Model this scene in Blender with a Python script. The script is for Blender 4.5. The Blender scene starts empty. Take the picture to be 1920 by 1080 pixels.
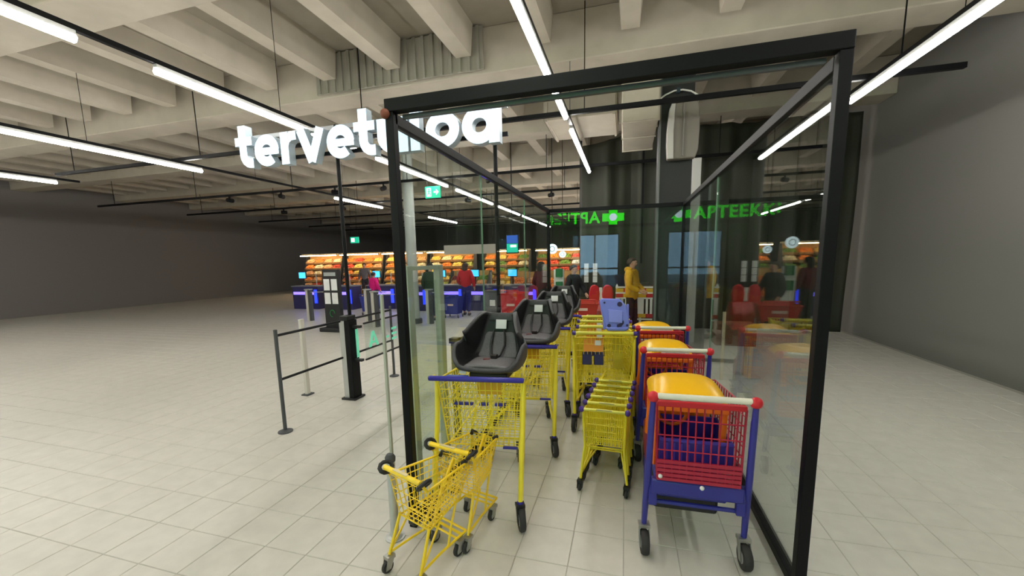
import bpy, math, random
from mathutils import Vector, Matrix
random.seed(7)
R = math.radians
scn = bpy.context.scene
col = scn.collection

# ------------------------------------------------------------------ camera, world, exposure
cam_d = bpy.data.cameras.new('camera'); cam = bpy.data.objects.new('camera', cam_d); col.objects.link(cam)
cam_d.sensor_fit = 'HORIZONTAL'; cam_d.sensor_width = 36.0; cam_d.lens = 750.0 / 1920.0 * 36.0
cam_d.shift_x = 2.0 / 1920.0; cam_d.shift_y = 51.0 / 1920.0
cam_d.clip_start = 0.05; cam_d.clip_end = 200
rgt = Vector((0.96148, 0.27409, -0.02061)); up = Vector((-0.01821, 0.13831, 0.99022)); fwd = Vector((-0.27426, 0.95171, -0.13798))
m = Matrix.Identity(4)
for i in range(3):
    m[i][0] = rgt[i]; m[i][1] = up[i]; m[i][2] = -fwd[i]
m.translation = (0, 0, 1.7)
cam.matrix_world = m
scn.camera = cam
scn.view_settings.view_transform = 'Standard'; scn.view_settings.look = 'None'
scn.view_settings.gamma = 1.0; scn.view_settings.use_curve_mapping = False
scn.view_settings.exposure = 0.3
scn.cycles.use_denoising = True
scn.cycles.max_bounces = 6; scn.cycles.diffuse_bounces = 3; scn.cycles.glossy_bounces = 3; scn.cycles.transparent_max_bounces = 20
scn.cycles.sample_clamp_indirect = 8; scn.cycles.use_adaptive_sampling = True; scn.cycles.adaptive_threshold = 0.1
world = bpy.data.worlds.new('dusk_sky'); scn.world = world; world.use_nodes = True
bg = world.node_tree.nodes['Background']; bg.inputs[0].default_value = (0.40, 0.68, 1.0, 1); bg.inputs[1].default_value = 4.0
TUBE_STRENGTH = 38.0

# ------------------------------------------------------------------ materials
def lin(c):
    return tuple(((v / 255) / 12.92 if v <= 10 else ((v / 255 + 0.055) / 1.055) ** 2.4) for v in c)
MATS = {}
def mat(name, rgb, rough=0.5, metal=0.0, emit=0.0, noise=0.0, scale=30.0, bump=0.0, spec=0.5, ecol=None):
    if name in MATS: return MATS[name]
    mt = bpy.data.materials.new(name); mt.use_nodes = True
    nt = mt.node_tree; b = nt.nodes['Principled BSDF']
    c = lin(rgb); b.inputs['Base Color'].default_value = (*c, 1)
    b.inputs['Roughness'].default_value = rough; b.inputs['Metallic'].default_value = metal
    b.inputs['Specular IOR Level'].default_value = spec
    if emit:
        b.inputs['Emission Color'].default_value = (*lin(ecol or rgb), 1); b.inputs['Emission Strength'].default_value = emit
    if noise or bump:
        tc = nt.nodes.new('ShaderNodeTexCoord'); n = nt.nodes.new('ShaderNodeTexNoise')
        n.inputs['Scale'].default_value = scale; n.inputs['Detail'].default_value = 4
        nt.links.new(tc.outputs['Object'], n.inputs['Vector'])
        if noise:
            r = nt.nodes.new('ShaderNodeValToRGB')
            r.color_ramp.elements[0].position = 0.3; r.color_ramp.elements[1].position = 0.7
            r.color_ramp.elements[0].color = (*[v * (1 - noise) for v in c], 1)
            r.color_ramp.elements[1].color = (*[min(1, v * (1 + noise)) for v in c], 1)
            nt.links.new(n.outputs['Fac'], r.inputs['Fac']); nt.links.new(r.outputs['Color'], b.inputs['Base Color'])
        if bump:
            bp = nt.nodes.new('ShaderNodeBump'); bp.inputs['Strength'].default_value = bump; bp.inputs['Distance'].default_value = 0.01
            nt.links.new(n.outputs['Fac'], bp.inputs['Height']); nt.links.new(bp.outputs['Normal'], b.inputs['Normal'])
    MATS[name] = mt
    return mt
def glass_mat(name, tint=(0.93, 0.97, 0.95), ior=1.5):
    mt = bpy.data.materials.new(name); mt.use_nodes = True; nt = mt.node_tree
    nt.nodes.remove(nt.nodes['Principled BSDF'])
    out = nt.nodes['Material Output']; mx = nt.nodes.new('ShaderNodeMixShader'); fr = nt.nodes.new('ShaderNodeFresnel')
    tr = nt.nodes.new('ShaderNodeBsdfTransparent'); gl = nt.nodes.new('ShaderNodeBsdfGlossy')
    tr.inputs[0].default_value = (*tint, 1); gl.inputs['Roughness'].default_value = 0.0; fr.inputs['IOR'].default_value = ior
    # the Fresnel node inverts its IOR on back faces; a thin pane reflects alike from both sides
    ge = nt.nodes.new('ShaderNodeNewGeometry'); mr = nt.nodes.new('ShaderNodeMapRange')
    mr.inputs['To Min'].default_value = ior; mr.inputs['To Max'].default_value = 1 / ior
    nt.links.new(ge.outputs['Backfacing'], mr.inputs['Value']); nt.links.new(mr.outputs[0], fr.inputs['IOR'])
    nt.links.new(fr.outputs[0], mx.inputs[0]); nt.links.new(tr.outputs[0], mx.inputs[1]); nt.links.new(gl.outputs[0], mx.inputs[2])
    nt.links.new(mx.outputs[0], out.inputs[0]); MATS[name] = mt
    return mt
GLASS = glass_mat('clear_glass')
GLASS_EDGE = mat('glass_edge', (120, 150, 130), 0.2)
YEL = mat('yellow_powder_coat', (242, 222, 54), 0.35, noise=0.06, scale=12)
KYEL = mat('kid_cart_yellow', (246, 210, 36), 0.35, noise=0.06, scale=12)
BLUE = mat('blue_plastic', (46, 40, 150), 0.35)
PURP = mat('violet_plastic', (70, 44, 140), 0.4)
BLACK = mat('black_plastic', (24, 24, 26), 0.5)
RUBBER = mat('grey_rubber', (44, 42, 42), 0.7)
STEEL = mat('brushed_steel', (190, 192, 190), 0.35, 0.6)
ZINC = mat('zinc_fork', (170, 170, 165), 0.35, 0.8)
BLKMET = mat('black_steel', (11, 12, 15), 0.5, 0.0, spec=0.2)
ALU = mat('green_grey_aluminium', (176, 182, 168), 0.4, 0.2)
WHITE = mat('white_plastic', (232, 232, 228), 0.45)
RED = mat('red_plastic', (205, 30, 44), 0.4)
DRED = mat('dark_red_wire', (170, 30, 58), 0.4)
ORANGE = mat('orange_plastic', (232, 110, 10), 0.35)
HOODY = mat('yellow_plastic_hood', (246, 186, 10), 0.3)
RBLUE = mat('royal_blue_steel', (44, 46, 140), 0.35)
SEATBLK = mat('charcoal_seat_shell', (66, 65, 68), 0.55, noise=0.1, scale=60)
SEATGRY = mat('grey_seat_cushion', (112, 109, 112), 0.85, noise=0.1, scale=80, bump=0.2)
LAV = mat('lavender_blue_plastic', (112, 124, 214), 0.4)
HOLE_SHADE = mat('painted_hole_shade', (30, 26, 70), 0.7)  # dark colour painted in for the shade inside holes
PAPER = mat('white_paper', (235, 235, 235), 0.8)
DGREY = mat('dark_grey_panel', (70, 72, 76), 0.6)
LGREY = mat('light_grey_paint', (178, 180, 178), 0.6)
CONC = mat('painted_concrete', (184, 176, 161), 0.8, noise=0.07, scale=3)
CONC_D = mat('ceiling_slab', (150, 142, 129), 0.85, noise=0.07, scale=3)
FLOORM = mat('floor_tile', (203, 199, 190), 0.36, noise=0.05, scale=9)
GROUT = mat('tile_grout', (176, 172, 164), 0.8)
WALLG = mat('store_wall', (112, 108, 106), 0.8)
TARP = mat('green_black_tarpaulin', (50, 52, 41), 0.65, noise=0.12, scale=1.5, bump=0.15)
COLM = mat('anthracite_column', (36, 37, 38), 0.55)
LAMP = mat('tube_diffuser', (255, 252, 244), 0.5, emit=TUBE_STRENGTH)
SIGNW = mat('lit_sign_face', (214, 232, 250), 0.5, emit=0.75)
SIGNS = mat('sign_return', (176, 190, 200), 0.5)
PHARM = mat('pharmacy_green', (40, 220, 20), 0.5, emit=11, ecol=(30, 215, 12))
PHARMW = mat('pharmacy_white', (220, 240, 255), 0.5, emit=8)
EXITG = mat('exit_green', (20, 170, 130), 0.5, emit=1.0)
EXITW = mat('exit_white', (235, 255, 250), 0.5, emit=1.6)
TEALS = mat('teal_screen', (20, 190, 160), 0.5, emit=1.0)
BLUES = mat('blue_screen', (40, 90, 190), 0.5, emit=0.8)
LEDV = mat('violet_led', (120, 100, 255), 0.5, emit=2.2)
LEDB = mat('blue_led', (40, 60, 255), 0.5, emit=1.6)
LEDC = mat('cyan_screen', (60, 170, 255), 0.5, emit=2.0)
CYAN = mat('cyan_reflection', (130, 236, 200), 0.5, emit=0.15)  # LED sign reflection in the gate glass, painted as faintly glowing cyan
SKIN = mat('skin', (205, 160, 135), 0.6)

for q in (SIGNW, EXITG, EXITW, TEALS, BLUES, LEDC, CYAN, LEDB, LEDV): q.cycles.emission_sampling = 'NONE'

# ------------------------------------------------------------------ mesh helpers
class MB:
    def __init__(s): s.v = []; s.f = []
    def add(s, vs, fs):
        o = len(s.v); s.v += [tuple(p) for p in vs]; s.f += [tuple(i + o for i in q) for q in fs]; return s
    def box(s, c, d, rx=0, ry=0, rz=0):
        M = Matrix.Rotation(rz, 3, 'Z') @ Matrix.Rotation(ry, 3, 'Y') @ Matrix.Rotation(rx, 3, 'X')
        vs = [Vector(c) + M @ Vector((d[0] / 2 * a, d[1] / 2 * b, d[2] / 2 * e)) for e in (-1, 1) for b in (-1, 1) for a in (-1, 1)]
        return s.add(vs, [(0, 2, 3, 1), (4, 5, 7, 6), (0, 1, 5, 4), (2, 6, 7, 3), (0, 4, 6, 2), (1, 3, 7, 5)])
    def tube(s, pts, r, n=6, closed=False):
        P = [Vector(p) for p in pts]; k = len(P); rr = r if isinstance(r, (list, tuple)) else [r] * k
        rings = []; prev = None
        for i in range(k):
            a = P[(i - 1) % k] if (closed or i > 0) else P[i]; b = P[(i + 1) % k] if (closed or i < k - 1) else P[i]
            t = (b - a).normalized()
            if prev is None:
                ref = Vector((0, 0, 1)) if abs(t.z) < 0.9 else Vector((0, 1, 0)); x = t.cross(ref).normalized()
            else:
                x = (prev - t * prev.dot(t)).normalized()
            prev = x; y = t.cross(x)
            rings.append([P[i] + (x * math.cos(2 * math.pi * j / n) + y * math.sin(2 * math.pi * j / n)) * rr[i] for j in range(n)])
        vs = [p for q in rings for p in q]; fs = []
        for i in range(k if closed else k - 1):
            a = i * n; b = ((i + 1) % k) * n
            for j in range(n): fs.append((a + j, a + (j + 1) % n, b + (j + 1) % n, b + j))
        if not closed: fs += [tuple(range(n - 1, -1, -1)), tuple(range((k - 1) * n, k * n))]
        return s.add(vs, fs)
    def cyl(s, a, b, r, n=12): return s.tube([a, b], r, n)
    def prism(s, poly, axis, a, b):
        def mk(p, h):
            return {'x': (h, p[0], p[1]), 'y': (p[0], h, p[1]), 'z': (p[0], p[1], h)}[axis]
        n = len(poly); vs = [mk(p, a) for p in poly] + [mk(p, b) for p in poly]
        fs = [tuple(range(n - 1, -1, -1)), tuple(range(n, 2 * n))] + [(i, (i + 1) % n, n + (i + 1) % n, n + i) for i in range(n)]
        return s.add(vs, fs)
    def grid(s, rows, close=False):
        nu = len(rows[0]); vs = [p for q in rows for p in q]; fs = []
        for i in range(len(rows) - 1):
            for j in range(nu if close else nu - 1):
                a = i * nu + j; b = i * nu + (j + 1) % nu; fs.append((a, b, b + nu, a + nu))
        return s.add(vs, fs)
    def lathe(s, prof, c=(0, 0, 0), n=16, axis='z'):
        rows = []
        for r, h in prof:
            row = []
            for j in range(n):
                t = 2 * math.pi * j / n; x, y = r * math.cos(t), r * math.sin(t)
                q = {'z': (x, y, h), 'x': (h, x, y), 'y': (x, h, y)}[axis]
                row.append((q[0] + c[0], q[1] + c[1], q[2] + c[2]))
            rows.append(row)
        o = len(s.v); s.grid(rows, True)
        k = len(rows)
        s.f += [tuple(o + j for j in range(n - 1, -1, -1)), tuple(o + (k - 1) * n + j for j in range(n))]
        return s
    def ball(s, c, r, n=10, k=6):
        rx, ry, rz = r if isinstance(r, (tuple, list)) else (r, r, r)
        rows = []
        for i in range(k + 1):
            a = math.pi * i / k; sa = max(math.sin(a), 0.02)
            rows.append([(c[0] + rx * sa * math.cos(2 * math.pi * j / n), c[1] + ry * sa * math.sin(2 * math.pi * j / n), c[2] - rz * math.cos(a)) for j in range(n)])
        o = len(s.v); s.grid(rows, True)
        s.f += [tuple(o + j for j in range(n - 1, -1, -1)), tuple(o + k * n + j for j in range(n))]
        return s
    def wires(s, p00, p10, p11, p01, nu, nv, r=0.003, n=4, edges=True):
        A, B, C_, D = map(Vector, (p00, p10, p11, p01))
        q = lambda u, v: A * (1 - u) * (1 - v) + B * u * (1 - v) + C_ * u * v + D * (1 - u) * v
        lo = 0 if edges else 1
        for i in range(lo, nu + 1 - lo): s.tube([q(i / nu, 0), q(i / nu, 1)], r, n)
        for j in range(lo, nv + 1 - lo): s.tube([q(0, j / nv), q(1, j / nv)], r, n)
        return s
    def stroke(s, pts, w, y0, y1, closed=False):
        """thick 2-D line in x,z extruded in y"""
        P = [Vector(p) for p in pts]; k = len(P); L = []; Rr = []
        for i in range(k):
            a = P[(i - 1) % k] if (closed or i > 0) else P[i]; b = P[(i + 1) % k] if (closed or i < k - 1) else P[i]
            t = (b - a).normalized(); nn = Vector((-t.y, t.x)) * w / 2
            L.append(P[i] + nn); Rr.append(P[i] - nn)
        rows = [[(l.x, y0, l.y), (r.x, y0, r.y), (r.x, y1, r.y), (l.x, y1, l.y)] for l, r in zip(L, Rr)]
        if closed: rows.append(rows[0])
        o = len(s.v); s.grid(rows, True)
        if not closed:
            e = o + (k - 1) * 4; s.f += [(o, o + 1, o + 2, o + 3), (e + 3, e + 2, e + 1, e)]
        return s
    def mesh(s, name, m=None, smooth=True):
        me = bpy.data.meshes.new(name); me.from_pydata(s.v, [], s.f); me.update()
        if m: me.materials.append(m)
        if smooth:
            me.polygons.foreach_set('use_smooth', [True] * len(me.polygons)); me.set_sharp_from_angle(angle=R(40))
        return me
    def build(s, name, m, parent=None, smooth=True, bevel=0, loc=None):
        o = bpy.data.objects.new(name, s.mesh(name, m, smooth)); col.objects.link(o)
        if parent: o.parent = parent
        if loc: o.location = loc
        if bevel:
            b = o.modifiers.new('bevel', 'BEVEL'); b.width = bevel; b.segments = 2; b.limit_method = 'ANGLE'
        return o
def obj(name, me, parent=None, loc=None, rz=0):
    o = bpy.data.objects.new(name, me); col.objects.link(o)
    if parent: o.parent = parent
    if loc: o.location = loc
    o.rotation_euler.z = rz
    return o
def tag(o, label, cat, group=None):
    o['label'] = label; o['category'] = cat
    if group: o['group'] = group
    return o
def thing(name, label, cat, loc=(0, 0, 0), rz=0, group=None):
    o = bpy.data.objects.new(name, None); col.objects.link(o); o.empty_display_size = 0.1
    o.location = loc; o.rotation_euler.z = rz
    return tag(o, label, cat, group)
def struct(name, mb, m, parent=None, smooth=False):
    o = mb.build(name, m, parent, smooth)
    if not parent: o['kind'] = 'structure'
    return o
def copy_tree(o, label=None, loc=None, rz=None, parent=None, kids=None):
    c = o.copy(); col.objects.link(c); c.parent = parent
    if label: c['label'] = label
    if loc is not None: c.location = loc
    if rz is not None: c.rotation_euler.z = rz
    for ch in [q for q in KIDS(o)]:
        copy_tree(ch, parent=c)
    return c
def KIDS(o): return [q for q in bpy.data.objects if q.parent == o]
ORD = ['first', 'second', 'third', 'fourth', 'fifth', 'sixth', 'seventh', 'eighth', 'ninth', 'tenth', 'eleventh', 'twelfth']

# ------------------------------------------------------------------ the room shell
XL, XR, YF, YB, ZC = -21.0, 4.6, -9.0, 34.0, 5.15
floor = struct('floor', MB().box(((XL + XR) / 2, (YF + YB) / 2, -0.103), (XR - XL + .4, YB - YF + .4, 0.2)), GROUT)
T = 0.3
cells = []
for i in range(int((XR - XL) / T)):
    for j in range(int((22 - YF) / T)):
        x = -0.283 + T / 2 + T * (i - 68); y = 2.615 + T / 2 + T * (j - 38)
        if XL + .2 < x < XR - .2 and YF + .2 < y < 22: cells.append((x, y))
def seen(x, y):     # rough depth along the view; tiles in the picture come first
    d = -0.274 * x + 0.952 * y; lat = 0.9615 * x + 0.274 * y
    if d < 1.3: return 99
    return d + (40 if abs(lat) > 0.52 * d + .1 else 0)
cells.sort(key=lambda c: seen(*c))
tile_me = [None] * 3
for k in range(3):
    h = T / 2 - 0.0014; b = 0.0025
    mb = MB(); mb.add([(-h, -h, -.004), (h, -h, -.004), (h, h, -.004), (-h, h, -.004), (-h + b, -h + b, 0), (h - b, -h + b, 0), (h - b, h - b, 0), (-h + b, h - b, 0)],
                      [(4, 5, 6, 7), (0, 1, 5, 4), (1, 2, 6, 5), (2, 3, 7, 6), (3, 0, 4, 7)])
    tile_me[k] = mb.mesh('tile', FLOORM, False)
for n, (x, y) in enumerate(cells[:300]):
    obj('tile', tile_me[n % 3], floor, (x, y, random.uniform(-.0006, .0006)))
rest = MB()
for (x, y) in cells[300:]:
    z = random.uniform(-.0006, .0006); h = T / 2 - 0.0014; b = .0025
    rest.add([(x - h, y - h, -.004), (x + h, y - h, -.004), (x + h, y + h, -.004), (x - h, y + h, -.004), (x - h + b, y - h + b, z), (x + h - b, y - h + b, z), (x + h - b, y + h - b, z), (x - h + b, y + h - b, z)],
             [(4, 5, 6, 7), (0, 1, 5, 4), (1, 2, 6, 5), (2, 3, 7, 6), (3, 0, 4, 7)])
ro = rest.build('floor_tiles_beyond', FLOORM, floor, False); ro['kind'] = 'stuff'
far = MB().box(((XL + XR) / 2, 28, -.0025), (XR - XL, 12, .005)).build('floor_beyond', FLOORM, floor, False)

ceil = struct('ceiling', MB().box(((XL + XR) / 2, (YF + YB) / 2, ZC + .1), (XR - XL + .4, YB - YF + .4, .2)), CONC_D)
BY = [6.45 + 3.05 * k for k in range(-4, 9)]
for y in BY:
    MB().box(((XL + XR) / 2, y, (4.5 + ZC) / 2), (XR - XL, .55, ZC - 4.5)).build('beam', CONC, ceil, False, .015)
x = XL + .6
while x < XR:
    for i in range(len(BY) - 1):
        if i < 9:
            MB().prism([(x - .16, ZC), (x - .12, 4.72), (x + .12, 4.72), (x + .16, ZC)], 'y', BY[i] + .275, BY[i + 1] - (.275 if abs(BY[i + 1] - 6.45) > .1 else .40)).build('rib', CONC, ceil, False)
    x += 1.2
struct('wall_left', MB().box((XL - .1, (YF + YB) / 2, ZC / 2 - .1), (.2, YB - YF + .4, ZC + .2)), WALLG)
struct('wall_back', MB().box(((XL + XR) / 2, YB + .1, ZC / 2 - .1), (XR - XL, .2, ZC + .2)), WALLG)
struct('wall_right', MB().box((XR + .1, (YF + YB) / 2, ZC / 2 - .1), (.2, YB - YF + .4, ZC + .2)), mat('right_wall_paint', (120, 118, 114), .8))
# entrance wall behind the viewer, glazed doors look out to the dusk
wf = MB()
wf.box(((XL - 3.0) / 2, YF - .1, ZC / 2 - .1), (-3.0 - XL, .2, ZC + .2)); wf.box(((XR - .36) / 2, YF - .1, ZC / 2 - .1), (XR + .36, .2, ZC + .2))
wf.box((-1.68, YF - .1, (ZC + 3.0) / 2), (2.64, .2, ZC - 3.0)); wf.box((-1.68, YF - .1, -.1), (2.64, .2, .2))
struct('wall_front', wf, mat('entrance_wall', (130, 128, 124), .8))
d1 = thing('door_1', 'glazed entrance doors in the wall behind the viewer', 'door', (-1.68, YF - .1, 0)); d1['kind'] = 'structure'
for x in (-1.28, 0, 1.28): MB().box((x, 0, 1.5), (.07, .08, 3.0)).build('door_frame', BLKMET, d1, False)
for z in (.06, 1.1, 2.96): MB().box((0, 0, z), (2.64, .07, .08)).build('door_rail', BLKMET, d1, False)
for x in (-.64, .64): MB().box((x, 0, 1.5), (1.2, .012, 2.8)).build('pane', GLASS, d1, False)
struct('pavement', MB().box((-1, -19, -.15), (60, 19.6, .1)), mat('asphalt', (90, 92, 96), .9))

# ------------------------------------------------------------------ ceiling lights on black tracks
rail_me = {}
tube_d = {}
def track_row(x, y0, segs, desc):
    t = thing('light_track', f'long black lighting track {desc}', 'track', (x, y0, 3.6), 0, 'black lighting tracks')
    L = segs[-1][1] + .4 - y0
    MB().box((0, L / 2, .085), (.05, L, .045)).build('track_rail', BLKMET, t, False)
    y = 1.0
    while y < L:
        MB().cyl((0, y, .1), (0, y, ZC - 3.6), .004, 5).build('suspension_wire', BLKMET, t); y += 3.05
    for i, (a, b) in enumerate(segs):
        l = thing('tube_light', f'{ORD[i]} glowing white tube light from the entrance {desc}', 'light', (x, (a + b) / 2, 3.6), 0, 'tube lights on the tracks')
        MB().box((0, 0, .043), (.05, b - a, .036)).build('housing', mat('lamp_housing', (200, 200, 200), .4), l, False)
        MB().tube([(0, -(b - a) / 2, 0), (0, (b - a) / 2, 0)], .036, 6).build('diffuser', LAMP, l)
S0 = [(-.5, 2.3), (2.7, 5.75), (6.36, 9.4)]
track_row(-.826, -.9, S0, 'over the trolley bay')
def segs(y0, n, L=3.05, g=.6): return [(y0 + i * (L + g), y0 + i * (L + g) + L) for i in range(n)]
track_row(-4.46, -8.6, segs(-7.85, 9), 'left of the welcome sign over the gates')
track_row(-8.3, -8.6, [(-8, -5), (-4.2, -1.2), (-.4, 2.6), (3.4, 6.4), (10.3, 12.7), (16.2, 19.2)], 'over the self-checkouts')
track_row(-12.2, -8.6, segs(-7.9, 4), 'over the left aisles')
track_row(-16.2, -8.6, segs(-7.6, 4), 'at the far left wall')
track_row(2.7, -8.6, segs(-7.6, 4), 'right of the trolley bay')
track_row(-.4, 11.6, segs(12.0, 4), 'in the store behind the tarpaulin')
for i, (y, x0, x1) in enumerate([(6.02, -12, 3.6), (9.45, -17, 3.6), (12.3, -17, -.9), (15.6, -17, 3), (18.8, -17, 3), (21.8, -17, 3)]):
    t = MB().box(((x0 + x1) / 2, y, 3.74), (x1 - x0, .055, .06))
    zt = 4.498 if any(abs(y - q) < .28 for q in BY) else ZC - .002
    xx = XL + 1.2 + 1.2 * math.ceil((x0 + .3 - XL - 1.2) / 1.2)
    while xx < x1: t.box((xx, y, (3.76 + zt) / 2), (.012, .012, zt - 3.76)); xx += 3.6
    tag(t.build('cross_track', BLKMET, None, False), f'{ORD[i]} black cross track under the ceiling from the trolley bay', 'track', 'black cross tracks')
spots = [(-7.6, 9.45), (-6.1, 9.45), (-9.4, 9.45), (-4.9, 12.3), (-7.0, 12.3), (-9.6, 12.3), (-3.2, 9.45), (-2.2, 12.3), (-11.3, 9.45), (-12.2, 12.3)]
for i, (x, y) in enumerate(sorted(spots)):
    s = thing('spotlight', f'{ORD[i]} small black spotlight on the cross tracks counted from the left', 'spotlight', (x, y, 3.71), random.uniform(-1, 1), 'black ceiling spotlights')
    MB().box((0, 0, -.03), (.03, .05, .06)).build('bracket', BLKMET, s, False)
    MB().lathe([(.045, -.09), (.06, -.08), (.06, .1), (.04, .12)], (0, 0, -.11), 12, 'y').build('lamp_head', BLKMET, s)
# air duct, dark block for a shaded gap, ribbed bulkhead
dct = thing('air_duct', 'beige rectangular air duct under the ceiling beside the dark column', 'duct', (.17, 7.7, 4.08))
MB().box((0, 0, 0), (.54, 1.85, .62)).build('duct_body', CONC, dct, False, .01)
for y in (-.88, 0, .88): MB().box((0, y, 0), (.57, .04, .65)).build('flange', CONC, dct, False)
gap_shade = thing('air_duct', 'added dark block standing in for the shaded gap above the tube light of the bay', 'duct', (-.78, 7.6, 4.2))  # dark block added where there is only a shaded gap, no duct
MB().box((0, 0, 0), (1.2, 1.2, .42)).build('duct_body', CONC_D, gap_shade, False, .01)
for x in (-.55, .55): MB().box((x, 0, 0), (.04, 1.24, .46)).build('flange', CONC_D, gap_shade, False)
bh = thing('ribbed_bulkhead', 'grey ribbed cladding panel hanging above the welcome sign', 'panel', (-3.6, 6.1, 4.5))
MB().box((0, 0, .33), (3.0, .03, .60)).build('backing', mat('bulkhead_grey', (150, 146, 134), .7), bh, False)
rm = MB().box((0, 0, 0), (.05, .03, .60)).mesh('slat', mat('bulkhead_slat', (140, 137, 126), .7), False)
for k in range(20): obj('slat', rm, bh, (-1.43 + k * .15, -.03, .33))

# ------------------------------------------------------------------ glass trolley bay
GX0, GX1, GY0, GY1, GZ = -1.29, 0.86, 2.12, 6.9, 2.53
gp = thing('glass_partition', 'long clear glass partition in black frame left of the trolley rows', 'partition', (GX0, GY0, 0))
L = GY1 - GY0
MB().box((0, 0, GZ / 2), (.05, .05, GZ)).build('corner_post', BLKMET, gp, False, .003)
MB().box((0, L / 2, GZ - .03), (.05, L, .06)).build('top_rail', BLKMET, gp, False, .003)
MB().box((0, L / 2, .035), (.05, L, .05)).build('bottom_rail', BLKMET, gp, False, .003)
for a, b in ((.03, 1.44), (1.446, 3.08), (3.086, L - .03)):
    p = MB().box((0, (a + b) / 2, GZ / 2), (.012, b - a, GZ - .13)).build('pane', GLASS, gp, False)
for y in (1.443, 3.083): MB().box((0, y, GZ / 2), (.014, .005, GZ - .13)).build('pane_joint', GLASS_EDGE, gp, False)
MB().ball((-.02, -.03, GZ - .01), .028).build('joint_plug', mat('rust_brown', (120, 66, 44), .7), gp)
gb = thing('glass_partition', 'clear glass partition at the far end of the trolley bay', 'partition', (GX0, GY1, 0))
W = GX1 - GX0
MB().box((0, 0, GZ / 2), (.05, .05, GZ)).build('corner_post', BLKMET, gb, False, .003)
MB().box((W / 2, 0, GZ - .03), (W - .06, .05, .06)).build('top_rail', BLKMET, gb, False, .003)
MB().box((W / 2, 0, .035), (W - .06, .05, .05)).build('bottom_rail', BLKMET, gb, False, .003)
for a, b in ((.03, W - .03),):
    MB().box(((a + b) / 2, 0, GZ / 2), (b - a, .012, GZ - .13)).build('pane', GLASS, gb, False)
gr = thing('glass_partition', 'clear glass partition right of the ride-on trolleys', 'partition', (GX1, GY0, 0))
for y in (0, L): MB().box((0, y, GZ / 2), (.05, .05, GZ)).build('corner_post', BLKMET, gr, False, .003)
MB().box((0, L / 2, GZ - .03), (.05, L - .06, .06)).build('top_rail', BLKMET, gr, False, .003)
MB().box((0, L / 2, .035), (.05, L - .06, .05)).build('bottom_rail', BLKMET, gr, False, .003)
for a, b in ((.03, 2.385), (2.391, L - .03)):
    MB().box((0, (a + b) / 2, GZ / 2), (.012, b - a, GZ - .13)).build('pane', GLASS, gr, False)
MB().box((0, 2.388, GZ / 2), (.014, .005, GZ - .13)).build('pane_joint', GLASS_EDGE, gr, False)
fb = thing('header_beam', 'black steel header beam across the open front of the trolley bay', 'beam', (GX0, GY0, GZ))
MB().box((W / 2 + .0, 0, .035), (W + .05, .06, .07)).build('beam_body', BLKMET, fb, False, .004)
MB().box((W / 2, .045, -.012), (W - .1, .02, .024)).build('door_track', mat('grey_track', (92, 94, 98), .4, .4), fb, False)

# ------------------------------------------------------------------ column with unit, tarpaulin, white post
cl = thing('column', 'anthracite square column behind the far right glass corner', 'column', (.715, 7.25, 0))
MB().box((0, 0, ZC / 2), (.5, .42, ZC - .01)).build('column_body', COLM, cl, False, .01)
MB().box((-.24, -.215, ZC / 2), (.03, .02, ZC - .02)).build('edge_profile', mat('grey_edge', (120, 122, 122), .4, .4), cl, False)
un = thing('wall_unit', 'grey rounded ventilation unit on the dark column', 'ventilation unit', (.78, 6.93, 3.6))
prof = [(-.2, -.42), (.2, -.42), (.24, -.3), (.25, 0), (.24, .3), (.2, .42), (-.14, .42), (-.19, .3), (-.215, 0), (-.215, -.2)]
MB().prism(prof, 'y', -.05, .1).build('unit_body', mat('unit_grey', (128, 122, 114), .5), un, True, .02)
MB().prism([(-.215, -.2), (-.2, -.42), (-.11, -.42), (-.12, 0), (-.1, .42), (-.14, .42), (-.19, .3), (-.215, 0)], 'y', -.09, -.052).build('side_cover', mat('unit_light', (186, 184, 178), .5), un, True, .01)
MB().box((.02, -.07, .0), (.02, .03, .78)).build('seam_strip', mat('unit_seam', (120, 116, 112), .5), un, False)
cb = thing('cable_loop', 'thin white cable looped over a clip on the dark column above the unit', 'cable', (.72, 6.99, 4.17))
MB().tube([(-.27, 0, -.06), (-.18, -.01, -.01), (-.06, -.02, .03), (.06, -.02, .03), (.18, -.01, 0), (.3, 0, -.08)], .012, 6).build('cable', WHITE, cb)
MB().box((0, -.01, .03), (.05, .05, .07)).build('clip', mat('clip_blue', (40, 60, 70), .5), cb, False)
wp = MB().box((1.23, 8.5, 1.75), (.17, .17, 3.5)).build('white_post', WHITE, None, False, .01); tag(wp, 'plain white square post standing behind the dark column', 'post')
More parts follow.
